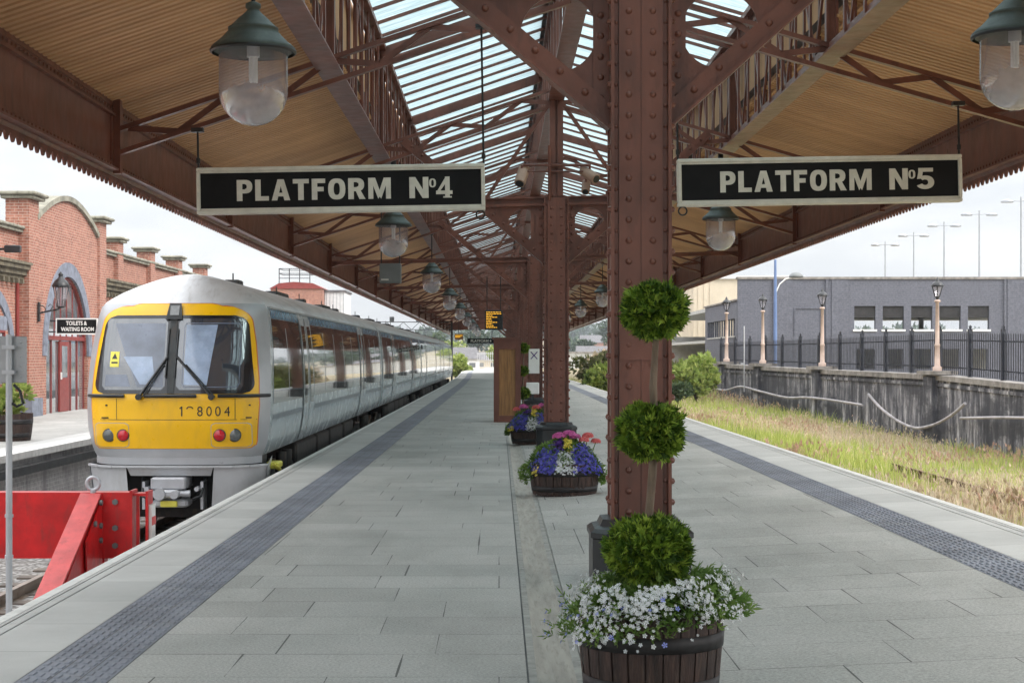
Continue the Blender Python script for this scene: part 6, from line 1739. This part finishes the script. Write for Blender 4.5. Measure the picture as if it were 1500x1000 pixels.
t = thing('lattice_fence', 'pale lattice fence rising beyond the far end of platform four', 'fence', (-3.2, 240, -.5))
mb = MB()
for k in range(30): mb.box(-.02 + k * .28, .03 + k * .28, 0, .05, 0, 2.6 + .03 * k)
for z in (.5, 1.5, 2.5): mb.box(-.05, 8.3, -.03, -.001, z, z + .07)
mb.build('rails', 'white_cladding', t)
# ---------------------------------------------------------------- light, sky, camera
w = bpy.data.worlds.new('World'); SC.world = w; w.use_nodes = True
nt = w.node_tree; bg = nt.nodes['Background']
SUN_EL, SUN_AZ = 37, 117      # azimuth clockwise from +y
sky = N(nt, 'ShaderNodeTexSky', sky_type='NISHITA'); sky.sun_disc = False
sky.sun_elevation = R(SUN_EL); sky.sun_rotation = R(SUN_AZ); sky.air_density = 1.0; sky.dust_density = 2.0
tc = N(nt, 'ShaderNodeTexCoord'); sp = N(nt, 'ShaderNodeSeparateXYZ'); L(nt, tc.outputs['Generated'], sp.inputs[0])
up = mathn(nt, 'MAXIMUM', sp.outputs['Z'], 0.0)
mp = N(nt, 'ShaderNodeMapping'); mp.inputs['Scale'].default_value = (1, 1, 4.5); L(nt, tc.outputs['Generated'], mp.inputs[0])
f = noise(nt, mp.outputs[0], 4.2, 7, 0.55)
cl = ramp(nt, f, [(0.36, (0.78, 0.81, 0.85)), (0.48, (0.93, 0.945, 0.965)), (0.60, (1.12, 1.12, 1.11))])
grad = mathn(nt, 'ADD', 0.60, mathn(nt, 'MULTIPLY', up, 3.2))        # overcast: zenith three times the horizon
k = mathn(nt, 'MULTIPLY', grad, SKY_K)
vm = N(nt, 'ShaderNodeVectorMath', operation='SCALE'); L(nt, cl, vm.inputs[0]); L(nt, k, vm.inputs['Scale'])
mx = mixc(nt, 0.90, sky.outputs[0], vm.outputs[0])
L(nt, mx, bg.inputs['Color']); bg.inputs['Strength'].default_value = 0.10
sd = bpy.data.lights.new('sun', 'SUN'); sd.energy = SUN_E; sd.angle = R(24); sd.color = (1, 0.96, 0.90)
so = bpy.data.objects.new('sun', sd); C.objects.link(so)
az, el = R(SUN_AZ), R(SUN_EL)
dv = Vector((math.sin(az) * math.cos(el), math.cos(az) * math.cos(el), math.sin(el)))
so.rotation_euler = dv.to_track_quat('Z', 'Y').to_euler(); so.location = (0, -10, 30)

cd = bpy.data.cameras.new('camera'); cam = bpy.data.objects.new('camera', cd); C.objects.link(cam)
cam.location = (0, 0, EYE); cam.rotation_euler = (R(90), 0, 0)
cd.sensor_width = 36; cd.lens = 2400 / 1500 * 36
cd.shift_x = (750 - 731) / 1500; cd.shift_y = (522 - 500) / 1500
cd.clip_end = 6000; cd.clip_start = 0.1
SC.camera = cam
SC.view_settings.view_transform = 'Standard'; SC.view_settings.look = 'None'
SC.view_settings.exposure = EXPOSURE; SC.view_settings.gamma = 1
SC.render.engine = 'CYCLES'
SC.cycles.use_denoising = True
SC.cycles.max_bounces = 8; SC.cycles.diffuse_bounces = 4; SC.cycles.glossy_bounces = 4; SC.cycles.transparent_max_bounces = 16
SC.cycles.transmission_bounces = 6
SC.cycles.sample_clamp_indirect = 8
SC.render.film_transparent = False

# the air: far things fade a little towards the pale sky
m, nt, b = new_mat('haze_air'); out = nt.nodes['Material Output']; nt.nodes.remove(b)
pv = N(nt, 'ShaderNodeVolumePrincipled'); pv.inputs['Color'].default_value = (0.86, 0.92, 1.0, 1); pv.inputs['Density'].default_value = HAZE; pv.inputs['Anisotropy'].default_value = 0.2
L(nt, pv.outputs[0], out.inputs['Volume'])
if HAZE > 0: tag(MB().box(-1230, 1230, -80, 1230, -4.5, 60).build('haze', 'haze_air'), kind='stuff')
